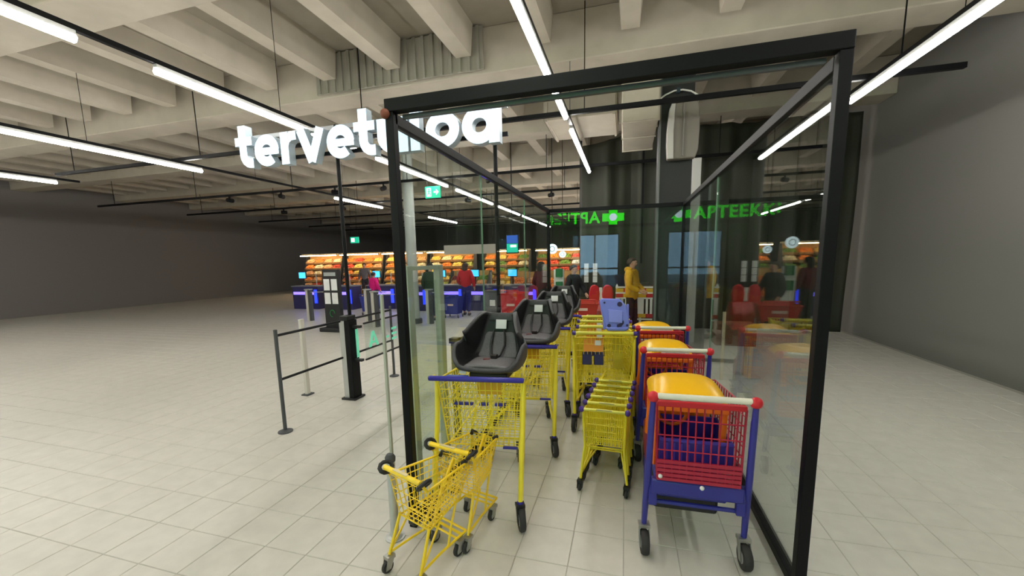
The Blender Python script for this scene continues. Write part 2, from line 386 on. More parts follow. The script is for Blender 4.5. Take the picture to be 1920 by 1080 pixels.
# hanging tarpaulin with folds
def tarp(name, label, x0, x1, y, top, z0, folds, amp, seed):
    rn = random.Random(seed); mb = MB(); rows = []; NX, NZ = 90, 34
    ph = [rn.uniform(0, 6.28) for _ in range(6)]
    for j in range(NZ + 1):
        v = j / NZ; row = []
        for i in range(NX + 1):
            u = i / NX; x = x0 + (x1 - x0) * u; zt = top(x); z = z0 + (zt - z0) * v
            d = sum(math.sin(u * folds * (k + 1) * 1.37 + ph[k] + v * (1.2 - .5 * k)) / (k + 1) for k in range(4)) * amp * (1.15 - .5 * v)
            row.append((x + .03 * math.sin(v * 5 + ph[4]) * (1 - v), y + d, z))
        rows.append(row)
    mb.grid(rows); t = thing(name, label, 'tarpaulin', (0, 0, 0))
    o = mb.build('sheet', TARP, t); sd = o.modifiers.new('thick', 'SOLIDIFY'); sd.thickness = .006
    return t
def topz(x):
    P = [(-1.3, 4.25), (-1.1, 4.29), (-.5, 4.36), (-.2, 4.46), (.07, 4.6), (.5, 4.66), (1.5, 4.5), (4.5, 4.45)]
    for a, b in zip(P, P[1:]):
        if x <= b[0]: return a[1] + (b[1] - a[1]) * (x - a[0]) / (b[0] - a[0])
    return P[-1][1]
tp = tarp('tarpaulin', 'tall dark green-black tarpaulin screen hung behind the man in yellow', -1.1, 4.45, 10.0, topz, .02, 20, .11, 3)
MB().box((.33, 9.70, 3.0), (.045, .02, 2.9), 0, 0, 0).build('vertical_batten', BLKMET, tp, False)
for x in (-1.1, .6, 2.4, 4.3): MB().cyl((x, 10.26, 0), (x, 10.26, 4.5), .03, 8).build('support_pole', BLKMET, tp)

# ------------------------------------------------------------------ welcome sign
def arc(cx, cz, r, a0, a1, n=20, rz=None):
    return [(cx + r * math.cos(R(a0 + (a1 - a0) * i / n)), cz + (rz or r) * math.sin(R(a0 + (a1 - a0) * i / n))) for i in range(n + 1)]
def letter(ch, x0, x1, parent, base=2.885, xh=.365):
    w = .112; y0, y1 = -.05, .05; f = MB(); W = x1 - x0; cx = (x0 + x1) / 2; cz = base + xh / 2; rx = W / 2 - w / 2; rz = xh / 2 - w / 2
    def el(a0, a1, n=28, cxx=cx, rxx=rx):
        return [(cxx + rxx * math.cos(R(a0 + (a1 - a0) * i / n)), cz + rz * math.sin(R(a0 + (a1 - a0) * i / n))) for i in range(n + 1)]
    def ringpts(cxx, rxx): return el(0, 360, 32, cxx, rxx)[:-1]
    if ch == 'o': f.stroke(ringpts(cx, rx), w, y0, y1, True)
    if ch == 'a':
        f.stroke(ringpts(cx - .012, rx - .012), w, y0, y1, True); f.stroke([(x1 - w / 2, base), (x1 - w / 2, base + xh)], w, y0 - .001, y1)
    if ch == 'l': f.stroke([(cx, base), (cx, base + .54)], w, y0, y1)
    if ch == 'u':
        f.stroke([(x0 + w / 2, base + xh)] + el(180, 360) [0:1] + el(180, 340), w, y0, y1); f.stroke([(x1 - w / 2, base), (x1 - w / 2, base + xh)], w, y0 - .001, y1)
    if ch == 't':
        xs = x0 + W * .45
        f.stroke([(xs, base + .5), (xs, base + .16)] + [(xs + .1 - .1 * math.cos(R(a)), base + .16 - .105 * math.sin(R(a))) for a in (20, 45, 70, 90)] + [(x1, base + .055)], w, y0, y1)
        f.stroke([(x0, base + xh - .05), (x1, base + xh - .05)], .1, y0 - .001, y1)
    if ch == 'e':
        f.stroke(el(0, 310), w, y0, y1); f.stroke([(x0 + .06, cz - .01), (x1 - .005, cz - .01)], .085, y0 - .001, y1)
    if ch == 'v':
        f.stroke([(x0 + .055, base + xh), (cx + .004, base)], w, y0, y1); f.stroke([(cx - .004, base), (x1 - .055, base + xh)], w, y0 - .001, y1)
    if ch == 'r':
        f.stroke([(x0 + w / 2, base), (x0 + w / 2, base + xh)], w, y0, y1)
        f.stroke([(x0 + .06, base + .2), (x0 + .09, base + .27), (x0 + .15, base + .31), (x1, base + .315)], .1, y0 - .001, y1)
    if ch == 'T':
        f.stroke([(cx, base), (cx, base + .5)], w, y0, y1); f.stroke([(x0, base + .46), (x1, base + .46)], .1, y0 - .001, y1)
    o = f.build('letter', SIGNW, parent, False)
    o.data.materials.append(SIGNS)
    for p in o.data.polygons:
        if p.normal.y > -.5: p.material_index = 1
    o['label'] = f'lit white letter {ch}'
    return o
ws = thing('welcome_sign', 'lit white letters tervetuloa hanging over the entrance gates', 'sign', (0, 4.12, 0))
for ch, a, b in (('t', -4.68, -4.42), ('e', -4.39, -4.02), ('r', -3.99, -3.76), ('v', -3.75, -3.36), ('e', -3.335, -2.965), ('t', -2.965, -2.695), ('u', -2.665, -2.29), ('l', -2.262, -2.145), ('o', -2.075, -1.69), ('a', -1.66, -1.255)):
    letter(ch, a, b, ws)
MB().box((-2.95, .075, 3.27), (3.5, .03, .05)).build('mounting_rail', mat('rail_grey', (150, 152, 154), .4, .3), ws, False)
MB().box((-2.95, .075, 2.99), (3.5, .03, .04)).build('mounting_rail', BLKMET, ws, False)
MB().cyl((-1.345, .075, 0), (-1.345, .075, 3.3), .022, 10).build('support_post', BLKMET, ws)
MB().cyl((-3.30, .075, 1.06), (-3.30, .075, 3.3), .022, 10).build('support_post', BLKMET, ws)

# pharmacy sign behind the viewer, read only as a mirror image in the glass
ps = thing('pharmacy_sign', 'green lit pharmacy sign with cross above the entrance, mirrored in the glass', 'sign', (0, -7.0, 0))
px, pz = -.65, 3.66
cr = MB(); cr.box((px, 0, pz), (1.04, .10, .37)); cr.box((px, 0, pz), (.40, .098, 1.04)); cr.build('cross', PHARM, ps, False)
MB().lathe([(.16, .05), (.185, .055), (.16, .075)], (px, 0, pz), 20, 'y').build('cross_emblem', PHARMW, ps)
fc = bpy.data.curves.new('letters', 'FONT'); fc.body = 'APTEEKKI'; fc.size = .77; fc.extrude = .04; fc.offset = .015; fc.space_character = 1.08
fo = bpy.data.objects.new('letters_tmp', fc); col.objects.link(fo)
dg = bpy.context.evaluated_depsgraph_get(); me = bpy.data.meshes.new_from_object(fo.evaluated_get(dg)); bpy.data.objects.remove(fo)
me.materials.clear(); me.materials.append(PHARM)
lo = obj('lettering', me, ps, (-1.3, 0, 3.42)); lo.rotation_euler = (R(90), 0, R(180))
MB().box((-2.6, -.09, 3.66), (5.2, .04, .06)).build('mounting_rail', BLKMET, ps, False)
for x in (-.7, -4.4): MB().cyl((x, -.09, 3.67), (x, -.09, ZC), .012, 6).build('hanger', BLKMET, ps)



# ------------------------------------------------------------------ casters
def caster_meshes(r, w, h, fork_m, wheel_m, key):
    f = MB()
    f.box((0, 0, h - .012), (w + .022, .05, .02))
    for sx in (-1, 1): f.prism([(-.022, h - .01), (.022, h - .01), (.02 + r * .5, r * .75), (r * .5 - .012, r * .75)], 'x', sx * (w / 2 + .004), sx * (w / 2 + .009))
    f.cyl((-w / 2 - .01, r * .45, r), (w / 2 + .01, r * .45, r), .008, 8)
    wl = MB().lathe([(r * .45, -w * .5), (r * .9, -w * .5), (r, -w * .25), (r, w * .25), (r * .9, w * .5), (r * .45, w * .5)], (0, r * .45, r), 18, 'x')
    hub = MB().lathe([(r * .12, -w * .55), (r * .5, -w * .5), (r * .5, w * .5), (r * .12, w * .55)], (0, r * .45, r), 12, 'x')
    return f.mesh('caster', fork_m), wl.mesh('wheel', wheel_m), hub.mesh('hub', mat('wheel_hub', (150, 150, 148), .5))
CAST = {'big': caster_meshes(.072, .036, .165, BLACK, RUBBER, 'b'), 'kid': caster_meshes(.036, .02, .1, ZINC, RUBBER, 'k'),
        'ride': caster_meshes(.07, .042, .17, ZINC, RUBBER, 'r'), 'small': caster_meshes(.03, .018, .085, BLACK, RUBBER, 's')}
def caster(kind, parent, x, y, rz=0):
    a, b, c = CAST[kind]
    o = obj('caster', a, parent, (x, y, 0), rz); obj('wheel', b, o); obj('hub', c, o)
    return o

# ------------------------------------------------------------------ large yellow trolley
def wire_basket(tr, tf, br, bf, nu, nv, ng, r=.0034):
    """tr,tf,br,bf = (half width, y, z) at top rear, top front, bottom rear, bottom front"""
    P = lambda q, s: (q[0] * s, q[1], q[2])
    mb = MB()
    for s in (-1, 1): mb.wires(P(br, s), P(bf, s), P(tf, s), P(tr, s), nu, nv, r)
    mb.wires(P(bf, -1), P(bf, 1), P(tf, 1), P(tf, -1), ng, nv, r)
    mb.wires(P(br, -1), P(br, 1), P(bf, 1), P(bf, -1), ng, nu, r)
    return mb
def big_trolley(variant):
    t = thing('shopping_trolley', '', 'trolley')
    tr, tf, br, bf = (.282, .09, .915), (.215, .90, .87), (.25, .17, .43), (.18, .82, .50)
    wire_basket(tr, tf, br, bf, 18, 9, 12).build('wire_basket', YEL, t)
    g = MB(); P = lambda q, s: (q[0] * s, q[1], q[2])
    g.wires(P(br, -1), P(br, 1), P(tr, 1), P(tr, -1), 14, 7, .0034); g.build('rear_gate', YEL, t)
    rim = MB(); rim.tube([P(tr, -1), P(tf, -1), P(tf, 1), P(tr, 1)], .0085, 8); rim.tube([P(tr, -1), P(br, -1), P(br, 1), P(tr, 1)], .007, 8)
    rim.tube([P(br, -1), P(bf, -1), P(bf, 1), P(br, 1)], .007, 8); rim.build('basket_rim', YEL, t)
    for s in (-1, 1):
        MB().tube([(s * .297, .0, .95), (s * .297, .07, .945), (s * .295, .11, .90), (s * .29, .08, .70), (s * .285, -.03, .30), (s * .28, -.055, .15)], [.012, .012, .015, .0165, .0165, .0165], 10).build('rear_leg', YEL, t)
        MB().tube([(s * .285, -.03, .29), (s * .25, .2, .24), (s * .17, .78, .20), (s * .16, .84, .17)], .013, 8).build('base_rail', YEL, t)
        MB().tube([(s * .19, .72, .49), (s * .2, .62, .36), (s * .195, .55, .22)], .011, 8).build('brace', YEL, t)
        MB().lathe([(.02, .13), (.022, .16), (.018, .175)], (s * .28, -.055, 0), 10).build('caster_collar', PURP if variant else BLUE, t)
        caster('big', t, s * .28, -.06, R(200 if s > 0 else 172)); caster('big', t, s * .16, .80, R(190))
    MB().tube([(-.17, .78, .20), (.17, .78, .20)], .011, 8).build('base_crossbar', YEL, t)
    if variant == 0:
        MB().tube([(-.31, 0, .95), (-.3, 0, .952), (.3, 0, .952), (.31, 0, .95)], [.014, .0175, .0175, .014], 12).build('handle', BLUE, t)
        MB().box((-.13, .03, .953), (.15, .05, .022)).build('coin_lock', mat('lock_blue', (50, 80, 170), .4), t, True, .006)
        for x, w in ((-.12, .13), (.02, .06), (.13, .07)): MB().box((x, .135, .74), (w, .03, .018)).build('seat_flap_clip', BLUE, t, False, .004)
        MB().box((.19, .15, .43), (.10, .024, .016)).build('gate_clip', BLUE, t, False, .004)
        g = MB(); g.wires((-.22, .14, .74), (.22, .14, .74), (.22, .36, .80), (-.22, .36, .80), 10, 4, .003); g.wires((-.22, .36, .80), (.22, .36, .80), (.22, .44, .90), (-.22, .44, .90), 10, 2, .003); g.build('child_flap', YEL, t)
        MB().box((.06, .135, .86), (.16, .006, .10)).build('notice_plate', mat('plate_amber', (226, 176, 40), .4), t, False)
    else:
        MB().tube([(-.275, 0, .975), (.275, 0, .975)], .0165, 12).build('handle', mat('handle_lime', (222, 214, 80), .3), t)
        for s in (-1, 1): MB().lathe([(.012, -.02), (.021, -.014), (.021, .014), (.012, .02)], (s * .288, 0, .975), 12, 'x').build('handle_cap', PURP, t)
        MB().box((-.10, .10, .83), (.19, .006, .12), R(-10)).build('notice_plate', mat('plate_orange', (232, 150, 40), .4), t, False)
        MB().box((-.055, .093, .86), (.06, .006, .05), R(-10)).build('sticker', PAPER, t, False)
        for x in (-.16, -.045): MB().box((x, .12, .695), (.095, .02, .13), R(-10)).build('leg_opening_flap', mat('navy_flap', (40, 36, 92), .5), t, False, .006)
        MB().box((.14, .115, .73), (.09, .006, .26), R(-10)).build('gate_panel', mat('olive_yellow', (196, 176, 20), .4), t, False)
    return t
KD = {}
def kids_cache():
    KD.clear()
    for q in bpy.data.objects:
        if q.parent: KD.setdefault(q.parent.name, []).append(q)
def KIDS(o): return list(KD.get(o.name, []))
A = big_trolley(0)
A['label'] = 'nearest tall yellow trolley with blue handle beneath the front infant seat'; A['group'] = 'yellow trolleys with blue handles'
A.location = (-.905, 2.295, 0); A.rotation_euler.z = R(7)
kids_cache()
copy_tree(A, 'second yellow trolley with blue handle in the row along the glass', (-.86, 3.29, 0), R(6))
copy_tree(A, 'third yellow trolley with blue handle in the row along the glass', (-.87, 4.22, 0), R(3))
copy_tree(A, 'furthest yellow trolley with blue handle in the row along the glass', (-.88, 5.2, 0), R(2))
Bt = big_trolley(1)
Bt['label'] = 'front yellow trolley with lime handle and orange plate carrying the lavender seat'; Bt['group'] = 'yellow trolleys with lime handles'
Bt.location = (-.19, 3.9, 0); Bt.rotation_euler.z = R(6)
kids_cache()
copy_tree(Bt, 'second yellow trolley with lime handle nested behind the front one', (-.20, 4.27, 0), R(5))
copy_tree(Bt, 'third yellow trolley with lime handle nested behind the second', (-.23, 4.64, 0), R(4))
copy_tree(Bt, 'rearmost yellow trolley with lime handle in the nested middle row', (-.25, 5.01, 0), R(4))

# ------------------------------------------------------------------ infant seats
def bucket(st, nu=15, hs=1.0):
    rows = []
    for (w, y, z, ny, nz, h) in st:
        L = math.hypot(ny, nz); ny, nz = ny / L, nz / L; row = []
        for j in range(nu):
            u = -1 + 2 * j / (nu - 1); t = abs(u); sg = 1 if u > 0 else -1
            if t < .6: x = w * t / .6; off = .012 * (t / .6) ** 2
            else:
                k = (t - .6) / .4; x = w * (1 + .10 * math.sin(k * 1.57)); off = .012 + h * hs * k
            row.append((sg * x, y + ny * off, z + nz * off))
        rows.append(row)
    return rows
def infant_seat(label):
    t = thing('infant_seat', label, 'infant seat', (0, 0, 0), 0, 'black infant seats on the trolleys')
    st = [(.165, -.262, .07, 0, 1, .012), (.195, -.25, .055, 0, 1, .06), (.212, -.20, .045, -.03, 1, .15), (.215, -.13, .04, -.03, 1, .175), (.215, -.04, .04, -.12, 1, .15), (.208, .05, .05, -.45, 1, .22),
          (.192, .11, .09, -1, .75, .31), (.17, .145, .16, -1, .42, .29), (.148, .17, .24, -1, .30, .25), (.126, .19, .315, -1, .20, .19), (.108, .20, .365, -1, .18, .11), (.095, .21, .385, -1, .18, .03)]
    o = MB().grid(bucket(st)).build('shell', SEATBLK, t)
    s = o.modifiers.new('thick', 'SOLIDIFY'); s.thickness = .032; s.offset = -1
    s = o.modifiers.new('sub', 'SUBSURF'); s.levels = 1; s.render_levels = 2
    up_ = lambda q, d: [(w * .985, y + ny * d / math.hypot(ny, nz), z + nz * d / math.hypot(ny, nz), ny, nz, h) for (w, y, z, ny, nz, h) in q]
    o = MB().grid(bucket(up_(st[1:-1], .006), 15, .86)).build('lining', BLACK, t); s = o.modifiers.new('sub', 'SUBSURF'); s.levels = 1; s.render_levels = 2
    rows = []
    for (w, y, z, ny, nz, h) in up_(st[1:6], .022):
        rows.append([(w * .86 * u, y, z + .012 * (1 - u * u)) for u in (-1, -.75, -.4, 0, .4, .75, 1)])
    o = MB().grid(rows).build('seat_cushion', SEATGRY, t); s = o.modifiers.new('thick', 'SOLIDIFY'); s.thickness = .03; s = o.modifiers.new('sub', 'SUBSURF'); s.levels = 1; s.render_levels = 2
    for lo_, hi_, wf_ in ((5, 9, .80), (9, 12, .9)):
        rows = []
        for (w, y, z, ny, nz, h) in up_(st[lo_:hi_], .024 if lo_ == 5 else .016):
            rows.append([(w * wf_ * u, y - .010 * (1 - u * u), z) for u in (-1, -.7, -.35, 0, .35, .7, 1)])
        o = MB().grid(rows).build('back_cushion', SEATGRY if lo_ == 5 else SEATBLK, t); s = o.modifiers.new('thick', 'SOLIDIFY'); s.thickness = .02; s = o.modifiers.new('sub', 'SUBSURF'); s.levels = 1; s.render_levels = 2
    # raised pads and belt
    for sx in (-1, 1):
        q = [(sx * .04, .125, .26), (sx * .05, .105, .21), (sx * .055, .075, .15), (sx * .035, .01, .09), (sx * .012, -.04, .08)]
        MB().tube(q, [.007, .009, .009, .008, .007], 6).build('shoulder_strap', BLACK, t)
    MB().box((0, -.025, .09), (.05, .04, .03)).build('buckle', mat('buckle_dark', (30, 20, 20), .3), t, True, .006)
    MB().box((-.05, -.06, .075), (.05, .02, .012), 0, 0, .3).build('belt_tongue', mat('belt_red', (120, 70, 70), .4), t, False)
    MB().box((.01, .152, .30), (.085, .006, .07), R(-14)).build('warning_label', PAPER, t, False)
    MB().box((0, -.07, -.012), (.28, .26, .05)).build('mount', BLACK, t, True, .01)
    for sx in (-1, 1): MB().tube([(sx * .1, -.12, -.01), (sx * .1, -.02, -.03), (sx * .1, .1, -.03)], .014, 6).build('mount_bar', BLACK, t)
    MB().box((-.17, -.245, .025), (.05, .006, .02)).build('maker_tag', WHITE, t, False)
    return t
s0 = infant_seat('large charcoal infant seat with white label on the nearest trolley')
s0.location = (-.87, 2.60, .95); s0.rotation_euler.z = R(2); s0.scale = (.93, .95, .95)
kids_cache()
copy_tree(s0, 'charcoal infant seat on the second trolley beside the glass', (-.795, 3.55, .95), R(2))
copy_tree(s0, 'charcoal infant seat on the third trolley, mostly hidden', (-.80, 4.5, .95), R(4))
copy_tree(s0, 'furthest charcoal infant seat on the fourth trolley', (-.83, 5.5, .95), R(4))

# lavender seat on the middle trolley
ls = thing('toddler_seat', 'lavender-blue hard plastic baby carrier seen from its underside on the middle trolley', 'infant seat', (-.095, 3.99, .99), R(4))
prof = [(-.075, .0), (.1, .0), (.14, .04), (.13, .13), (.11, .24), (.05, .31), (-.13, .315), (-.15, .29), (-.13, .18), (-.10, .06)]
o = MB().prism(prof, 'y', -.03, .03).build('back_shell', LAV, ls, True, .018); o.rotation_euler.x = R(-12)
o = MB().prism([(-.06, .075), (.07, .07), (.075, .19), (-.065, .205)], 'y', -.042, -.028).build('raised_panel', mat('lavender_light', (128, 138, 226), .4), ls, True, .006); o.rotation_euler.x = R(-12)
for x, z, r in ((-.055, .045, .018), (.045, .255, .024), (.115, .05, .012), (-.1, .27, .01)):
    o = MB().lathe([(r, -.036), (r, -.026)], (x, 0, z), 12, 'y').build('hole_shade_disc', HOLE_SHADE, ls); o.rotation_euler.x = R(-12)  # dark discs stand in for shaded holes; shell is not pierced
o = MB().prism([(.02, .03), (.06, .035), (.085, .07), (.08, .10), (.055, .07), (.02, .055)], 'y', -.036, -.026).build('slot_shade', HOLE_SHADE, ls, False); o.rotation_euler.x = R(-12)  # slot shade as a dark piece on the solid shell
MB().prism([(-.07, .0), (.11, .0), (.13, .035), (-.09, .035)], 'y', -.04, .22).build('seat_pan', LAV, ls, True, .01)
for sx in (-.1, .12): MB().prism([(-.02, .01), (.22, .01), (.20, .10), (.10, .16), (.03, .26)], 'x', sx - .012, sx + .012).build('side_wing', LAV, ls, True, .006)

# ------------------------------------------------------------------ low nested trolleys
def low_trolley():
    t = thing('low_trolley', '', 'trolley', (0, 0, 0), 0, 'low nested yellow trolleys')
    tr, tf, br, bf = (.155, .03, .60), (.12, .46, .585), (.135, .05, .34), (.10, .40, .38)
    wire_basket(tr, tf, br, bf, 12, 7, 9, .003).build('wire_basket', YEL, t)
    P = lambda q, s: (q[0] * s, q[1], q[2])
    MB().wires(P(br, -1), P(br, 1), P(tr, 1), P(tr, -1), 20, 5, .0032).build('rear_gate', YEL, t)
    MB().tube([P(tr, -1), P(tf, -1), P(tf, 1), P(tr, 1)], .006, 6).build('basket_rim', YEL, t)
    MB().tube([(-.15, 0, .62), (.15, 0, .62)], .0115, 10).build('handle', mat('handle_lime', (222, 214, 80), .3), t)
    MB().box((0, -.002, .626), (.11, .02, .008)).build('handle_label', mat('handle_label_grey', (180, 176, 120), .5), t, False)
    for s in (-1, 1):
        MB().ball((s * .16, 0, .62), (.021, .023, .023)).build('handle_cap', PURP, t)
        MB().tube([(s * .15, .0, .62), (s * .15, .02, .56), (s * .14, .03, .33), (s * .165, -.01, .09)], .0095, 8).build('rear_leg', YEL, t)
        MB().tube([(s * .163, -.008, .12), (s * .13, .2, .14), (s * .10, .40, .13)], .008, 6).build('base_rail', YEL, t)
        MB().tube([(s * .115, .3, .37), (s * .12, .12, .24), (s * .155, .02, .13)], .007, 6).build('brace', YEL, t)
        caster('small', t, s * .165, -.01, R(170)); caster('small', t, s * .10, .39, R(170))
    MB().tube([(-.135, .09, .30), (.135, .09, .30)], .006, 6).build('crossbar', YEL, t)
    MB().tube([(-.135, .16, .25), (.135, .16, .25)], .006, 6).build('crossbar', YEL, t)
    return t
lt = low_trolley(); lt['label'] = 'nearest low yellow trolley with violet handle caps in the nested row of six'
lt.location = (-.13, 2.79, 0); lt.rotation_euler.z = R(-3)
kids_cache()
for k in range(1, 6):
    copy_tree(lt, ['', 'second', 'third', 'fourth', 'fifth', 'sixth and rearmost'][k] + ' low yellow trolley from the front of the nested row of six', (-.13 + .0115 * k, 2.79 + .145 * k, 0), R(-3))

# ------------------------------------------------------------------ children's small yellow trolleys
def kid_trolley():
    t = thing('child_trolley', '', 'trolley', (0, 0, 0), 0, 'small child trolleys with black handle ends')
    tr, tf, br, bf = (.155, .03, .545), (.10, .37, .535), (.12, .06, .30), (.08, .31, .33)
    wire_basket(tr, tf, br, bf, 11, 6, 7, .0032).build('wire_basket', KYEL, t)
    P = lambda q, s: (q[0] * s, q[1], q[2])
    MB().wires(P(br, -1), P(br, 1), P(tr, 1), P(tr, -1), 6, 3, .003).build('rear_gate', KYEL, t)
    rm = MB().tube([P(tr, -1), P(tf, -1), P(tf, 1), P(tr, 1)], .007, 8); rm.tube([P(br, -1), P(bf, -1), P(bf, 1), P(br, 1)], .006, 6, True); rm.build('basket_rim', KYEL, t)
    MB().tube([(-.145, 0, .60), (.145, 0, .60)], .0145, 12).build('handle', KYEL, t)
    MB().box((-.01, -.002, .614), (.11, .018, .004)).build('handle_label', mat('kid_label', (214, 196, 150), .5), t, False)
    for s in (-1, 1):
        loop = [(s * (.155 + .02 * math.cos(a)), .012 + .038 * math.sin(a), .592 + .022 * math.cos(a)) for a in [i * math.pi / 5 for i in range(10)]]
        MB().tube(loop, .0115, 8, True).build('handle_end', BLACK, t)
        MB().tube([(s * .15, 0, .595), (s * .155, .03, .545)], .008, 6).build('handle_bracket', KYEL, t)
        MB().tube([(s * .085, .345, .538), (s * .10, .372, .545), (s * .085, .39, .53), (s * .07, .39, .52)], .012, 8).build('corner_bumper', BLACK, t)
        MB().tube([(s * .12, .06, .31), (s * .13, -.02, .10)], .0085, 8).build('rear_leg', KYEL, t)
        MB().tube([(s * .115, .14, .305), (s * .13, -.01, .12)], .0065, 6).build('rear_strut', KYEL, t)
        MB().tube([(s * .13, -.01, .11), (s * .115, .14, .12), (s * .10, .35, .12)], .0075, 6).build('base_rail', KYEL, t)
        MB().tube([(s * .08, .30, .33), (s * .095, .24, .22), (s * .105, .20, .12)], .0065, 6).build('front_strut', KYEL, t)
        caster('kid', t, s * .13, -.02, R(180)); caster('kid', t, s * .098, .30, R(180))
    MB().tube([(-.10, .35, .12), (.10, .35, .12)], .0075, 6).build('base_front_bar', KYEL, t)
    MB().tube([(-.105, .27, .12), (.105, .27, .12)], .0065, 6).build('base_front_bar', KYEL, t)
    MB().box((0, .31, .121), (.19, .016, .006)).build('base_plate', KYEL, t, False)
    MB().tube([(0, .375, .54), (-.015, .30, .40), (-.02, .26, .33)], .010, 8).build('flag_socket', KYEL, t)
    MB().box((-.03, .08, .285), (.05, .04, .035)).build('coin_box', BLACK, t, True, .006)
    return t
k1 = kid_trolley(); k1['label'] = 'nearest small child trolley with black handle ends at the bottom left'
k1.location = (-1.10, 1.71, 0); k1.rotation_euler.z = R(-21)
kids_cache()
copy_tree(k1, 'second small child trolley tucked in front of the nearest one beside the black post', (-.985, 2.04, 0), R(-14))

# ------------------------------------------------------------------ ride-on trolleys
def ride_trolley():
    t = thing('ride_on_trolley', '', 'trolley', (0, 0, 0), 0, 'ride-on car trolleys')
    MB().tube([(-.225, 0, .98), (.225, 0, .98)], .0165, 12).build('handle', mat('handle_cream', (226, 222, 206), .35), t)
    for s in (-1, 1):
        MB().ball((s * .24, 0, .975), (.03, .026, .03), 12, 8).build('handle_knob', RED, t)
        MB().tube([(s * .24, .0, .95), (s * .243, .02, .85), (s * .25, .065, .50), (s * .257, .105, .30), (s * .26, .125, .168)], [.014, .017, .018, .018, .015], 10).build('rear_leg', RBLUE, t)
        MB().tube([(s * .255, .10, .33), (s * .23, .5, .30), (s * .20, .95, .20)], .015, 8).build('base_rail', RBLUE, t)
        MB().box((s * .222, .085, .40), (.045, .04, .16)).build('gusset', RBLUE, t, False, .006)
        caster('ride', t, s * .26, .125, R(185)); caster('ride', t, s * .18, .86, R(185))
    MB().tube([(-.255, .10, .33), (.255, .10, .33)], .0125, 8).build('lower_bar', RBLUE, t)
    MB().box((0, .075, .44), (.47, .045, .085)).build('rear_band', RBLUE, t, True, .01)
    b = wire_basket((.215, .06, .93), (.19, .62, .90), (.205, .06, .495), (.18, .60, .495), 12, 8, 8, .004); b.build('wire_basket', DRED, t)
    g = MB().wires((-.205, .045, .495), (.205, .045, .495), (.215, .045, .92), (-.215, .045, .92), 11, 5, .0042); g.build('rear_gate', DRED, t)
    lv = MB()
    for z in (.50, .525, .55, .575, .60): lv.box((0, .046, z), (.415, .012, .018))
    lv.build('gate_slats', DRED, t, False)
    MB().box((0, .05, .925), (.43, .03, .03)).build('gate_top', RED, t, True, .006)
    ib = MB(); ib.prism([(-.17, .52), (.17, .52), (.185, .69), (-.185, .69)], 'y', .13, .145)
    ib.prism([(-.17, .52), (.17, .52), (.185, .69), (-.185, .69)], 'y', .50, .515)
    for s in (-1, 1): ib.prism([(.13, .52), (.515, .52), (.515, .69), (.13, .69)], 'x', s * .175, s * .187)
    ib.box((0, .32, .525), (.34, .38, .012)); ib.build('inner_crate', mat('crate_blue', (56, 44, 150), .4), t, False)
    ct = MB()
    for k in range(9): ct.box((-.15 + k * .0375, .126, .6), (.012, .008, .15))
    ct.box((0, .126, .69), (.37, .014, .014)); ct.build('crate_ribs', mat('crate_rib', (74, 60, 176), .4), t, False)
    # car body
    rows = []
    for i in range(9):
        v = i / 8; y = .17 + .46 * v; rise = math.sin(math.pi * (.12 + .76 * v)) ** .6
        row = []
        for j in range(13):
            a = math.pi * j / 12; c, s_ = math.cos(a), math.sin(a)
            row.append((-.03 - .205 * math.copysign(abs(c) ** .75, c), y, .855 + .13 * rise * abs(s_) ** .7))
        rows.append(row)
    o = MB().grid(rows).build('roof_hood', HOODY, t); sd = o.modifiers.new('thick', 'SOLIDIFY'); sd.thickness = .016; sd = o.modifiers.new('sub', 'SUBSURF'); sd.levels = 1; sd.render_levels = 2
    fr = MB(); fr.prism([(-.225, .84), (.165, .84), (.165, .875), (-.225, .875)], 'y', .155, .645); fr.build('roof_rim', ORANGE, t, True, .008)
    for x in (-.205, .145):
        for y in (.19, .61): MB().tube([(x, y, .86), (x, y + .01, .70), (x * 1.02, y + .03, .50)], [.022, .02, .026], 8).build('roof_pillar', ORANGE, t)
    MB().box((.02, .165, .915), (.21, .012, .035), R(-12)).build('hood_label', mat('label_silver', (206, 200, 194), .5), t, False)
    MB().box((.02, .158, .915), (.15, .006, .012), R(-12)).build('label_print', mat('label_print_grey', (130, 120, 120), .5), t, False)
    body = [(.62, .22), (1.0, .22), (1.05, .34), (1.02, .46), (.86, .52), (.72, .62), (.62, .62)]
    MB().prism(body, 'x', -.22, .17).build('car_body', mat('car_magenta', (150, 24, 70), .4), t, True, .03)
    MB().prism([(.1, .36), (.6, .36), (.6, .42), (.1, .42)], 'x', -.2, .16).build('car_floor', RBLUE, t, True, .01)
    MB().box((-.03, .56, .60), (.32, .06, .24)).build('dashboard', ORANGE, t, True, .02)
    MB().tube([(-.08 + .09 * math.cos(a), .50, .72 + .09 * math.sin(a)) for a in [i * math.pi / 8 for i in range(16)]], .012, 8, True).build('steering_wheel', ORANGE, t)
    for s in (-.2, .15): MB().lathe([(.03, -.02), (.085, -.02), (.085, .02), (.03, .02)], (s, .92, .2), 16, 'x').build('toy_wheel', BLACK, t)
    MB().box((-.03, .42, .28), (.36, .40, .14)).build('undertray', BLACK, t, True, .02)
    MB().ball((.02, .03, .477), .012).build('bolt', WHITE, t)
    MB().ball((-.19, .03, .52), .012).build('bolt', WHITE, t)
    return t
r1 = ride_trolley(); r1['label'] = 'nearest ride-on trolley with yellow hood, red basket and blue frame at right'
r1.location = (.39, 2.14, 0); r1.rotation_euler.z = R(1)
kids_cache()
copy_tree(r1, 'second ride-on trolley with yellow hood behind the nearest one', (.385, 3.25, 0), R(3))
copy_tree(r1, 'furthest ride-on trolley with yellow hood by the glass corner', (.37, 4.27, 0), R(6))

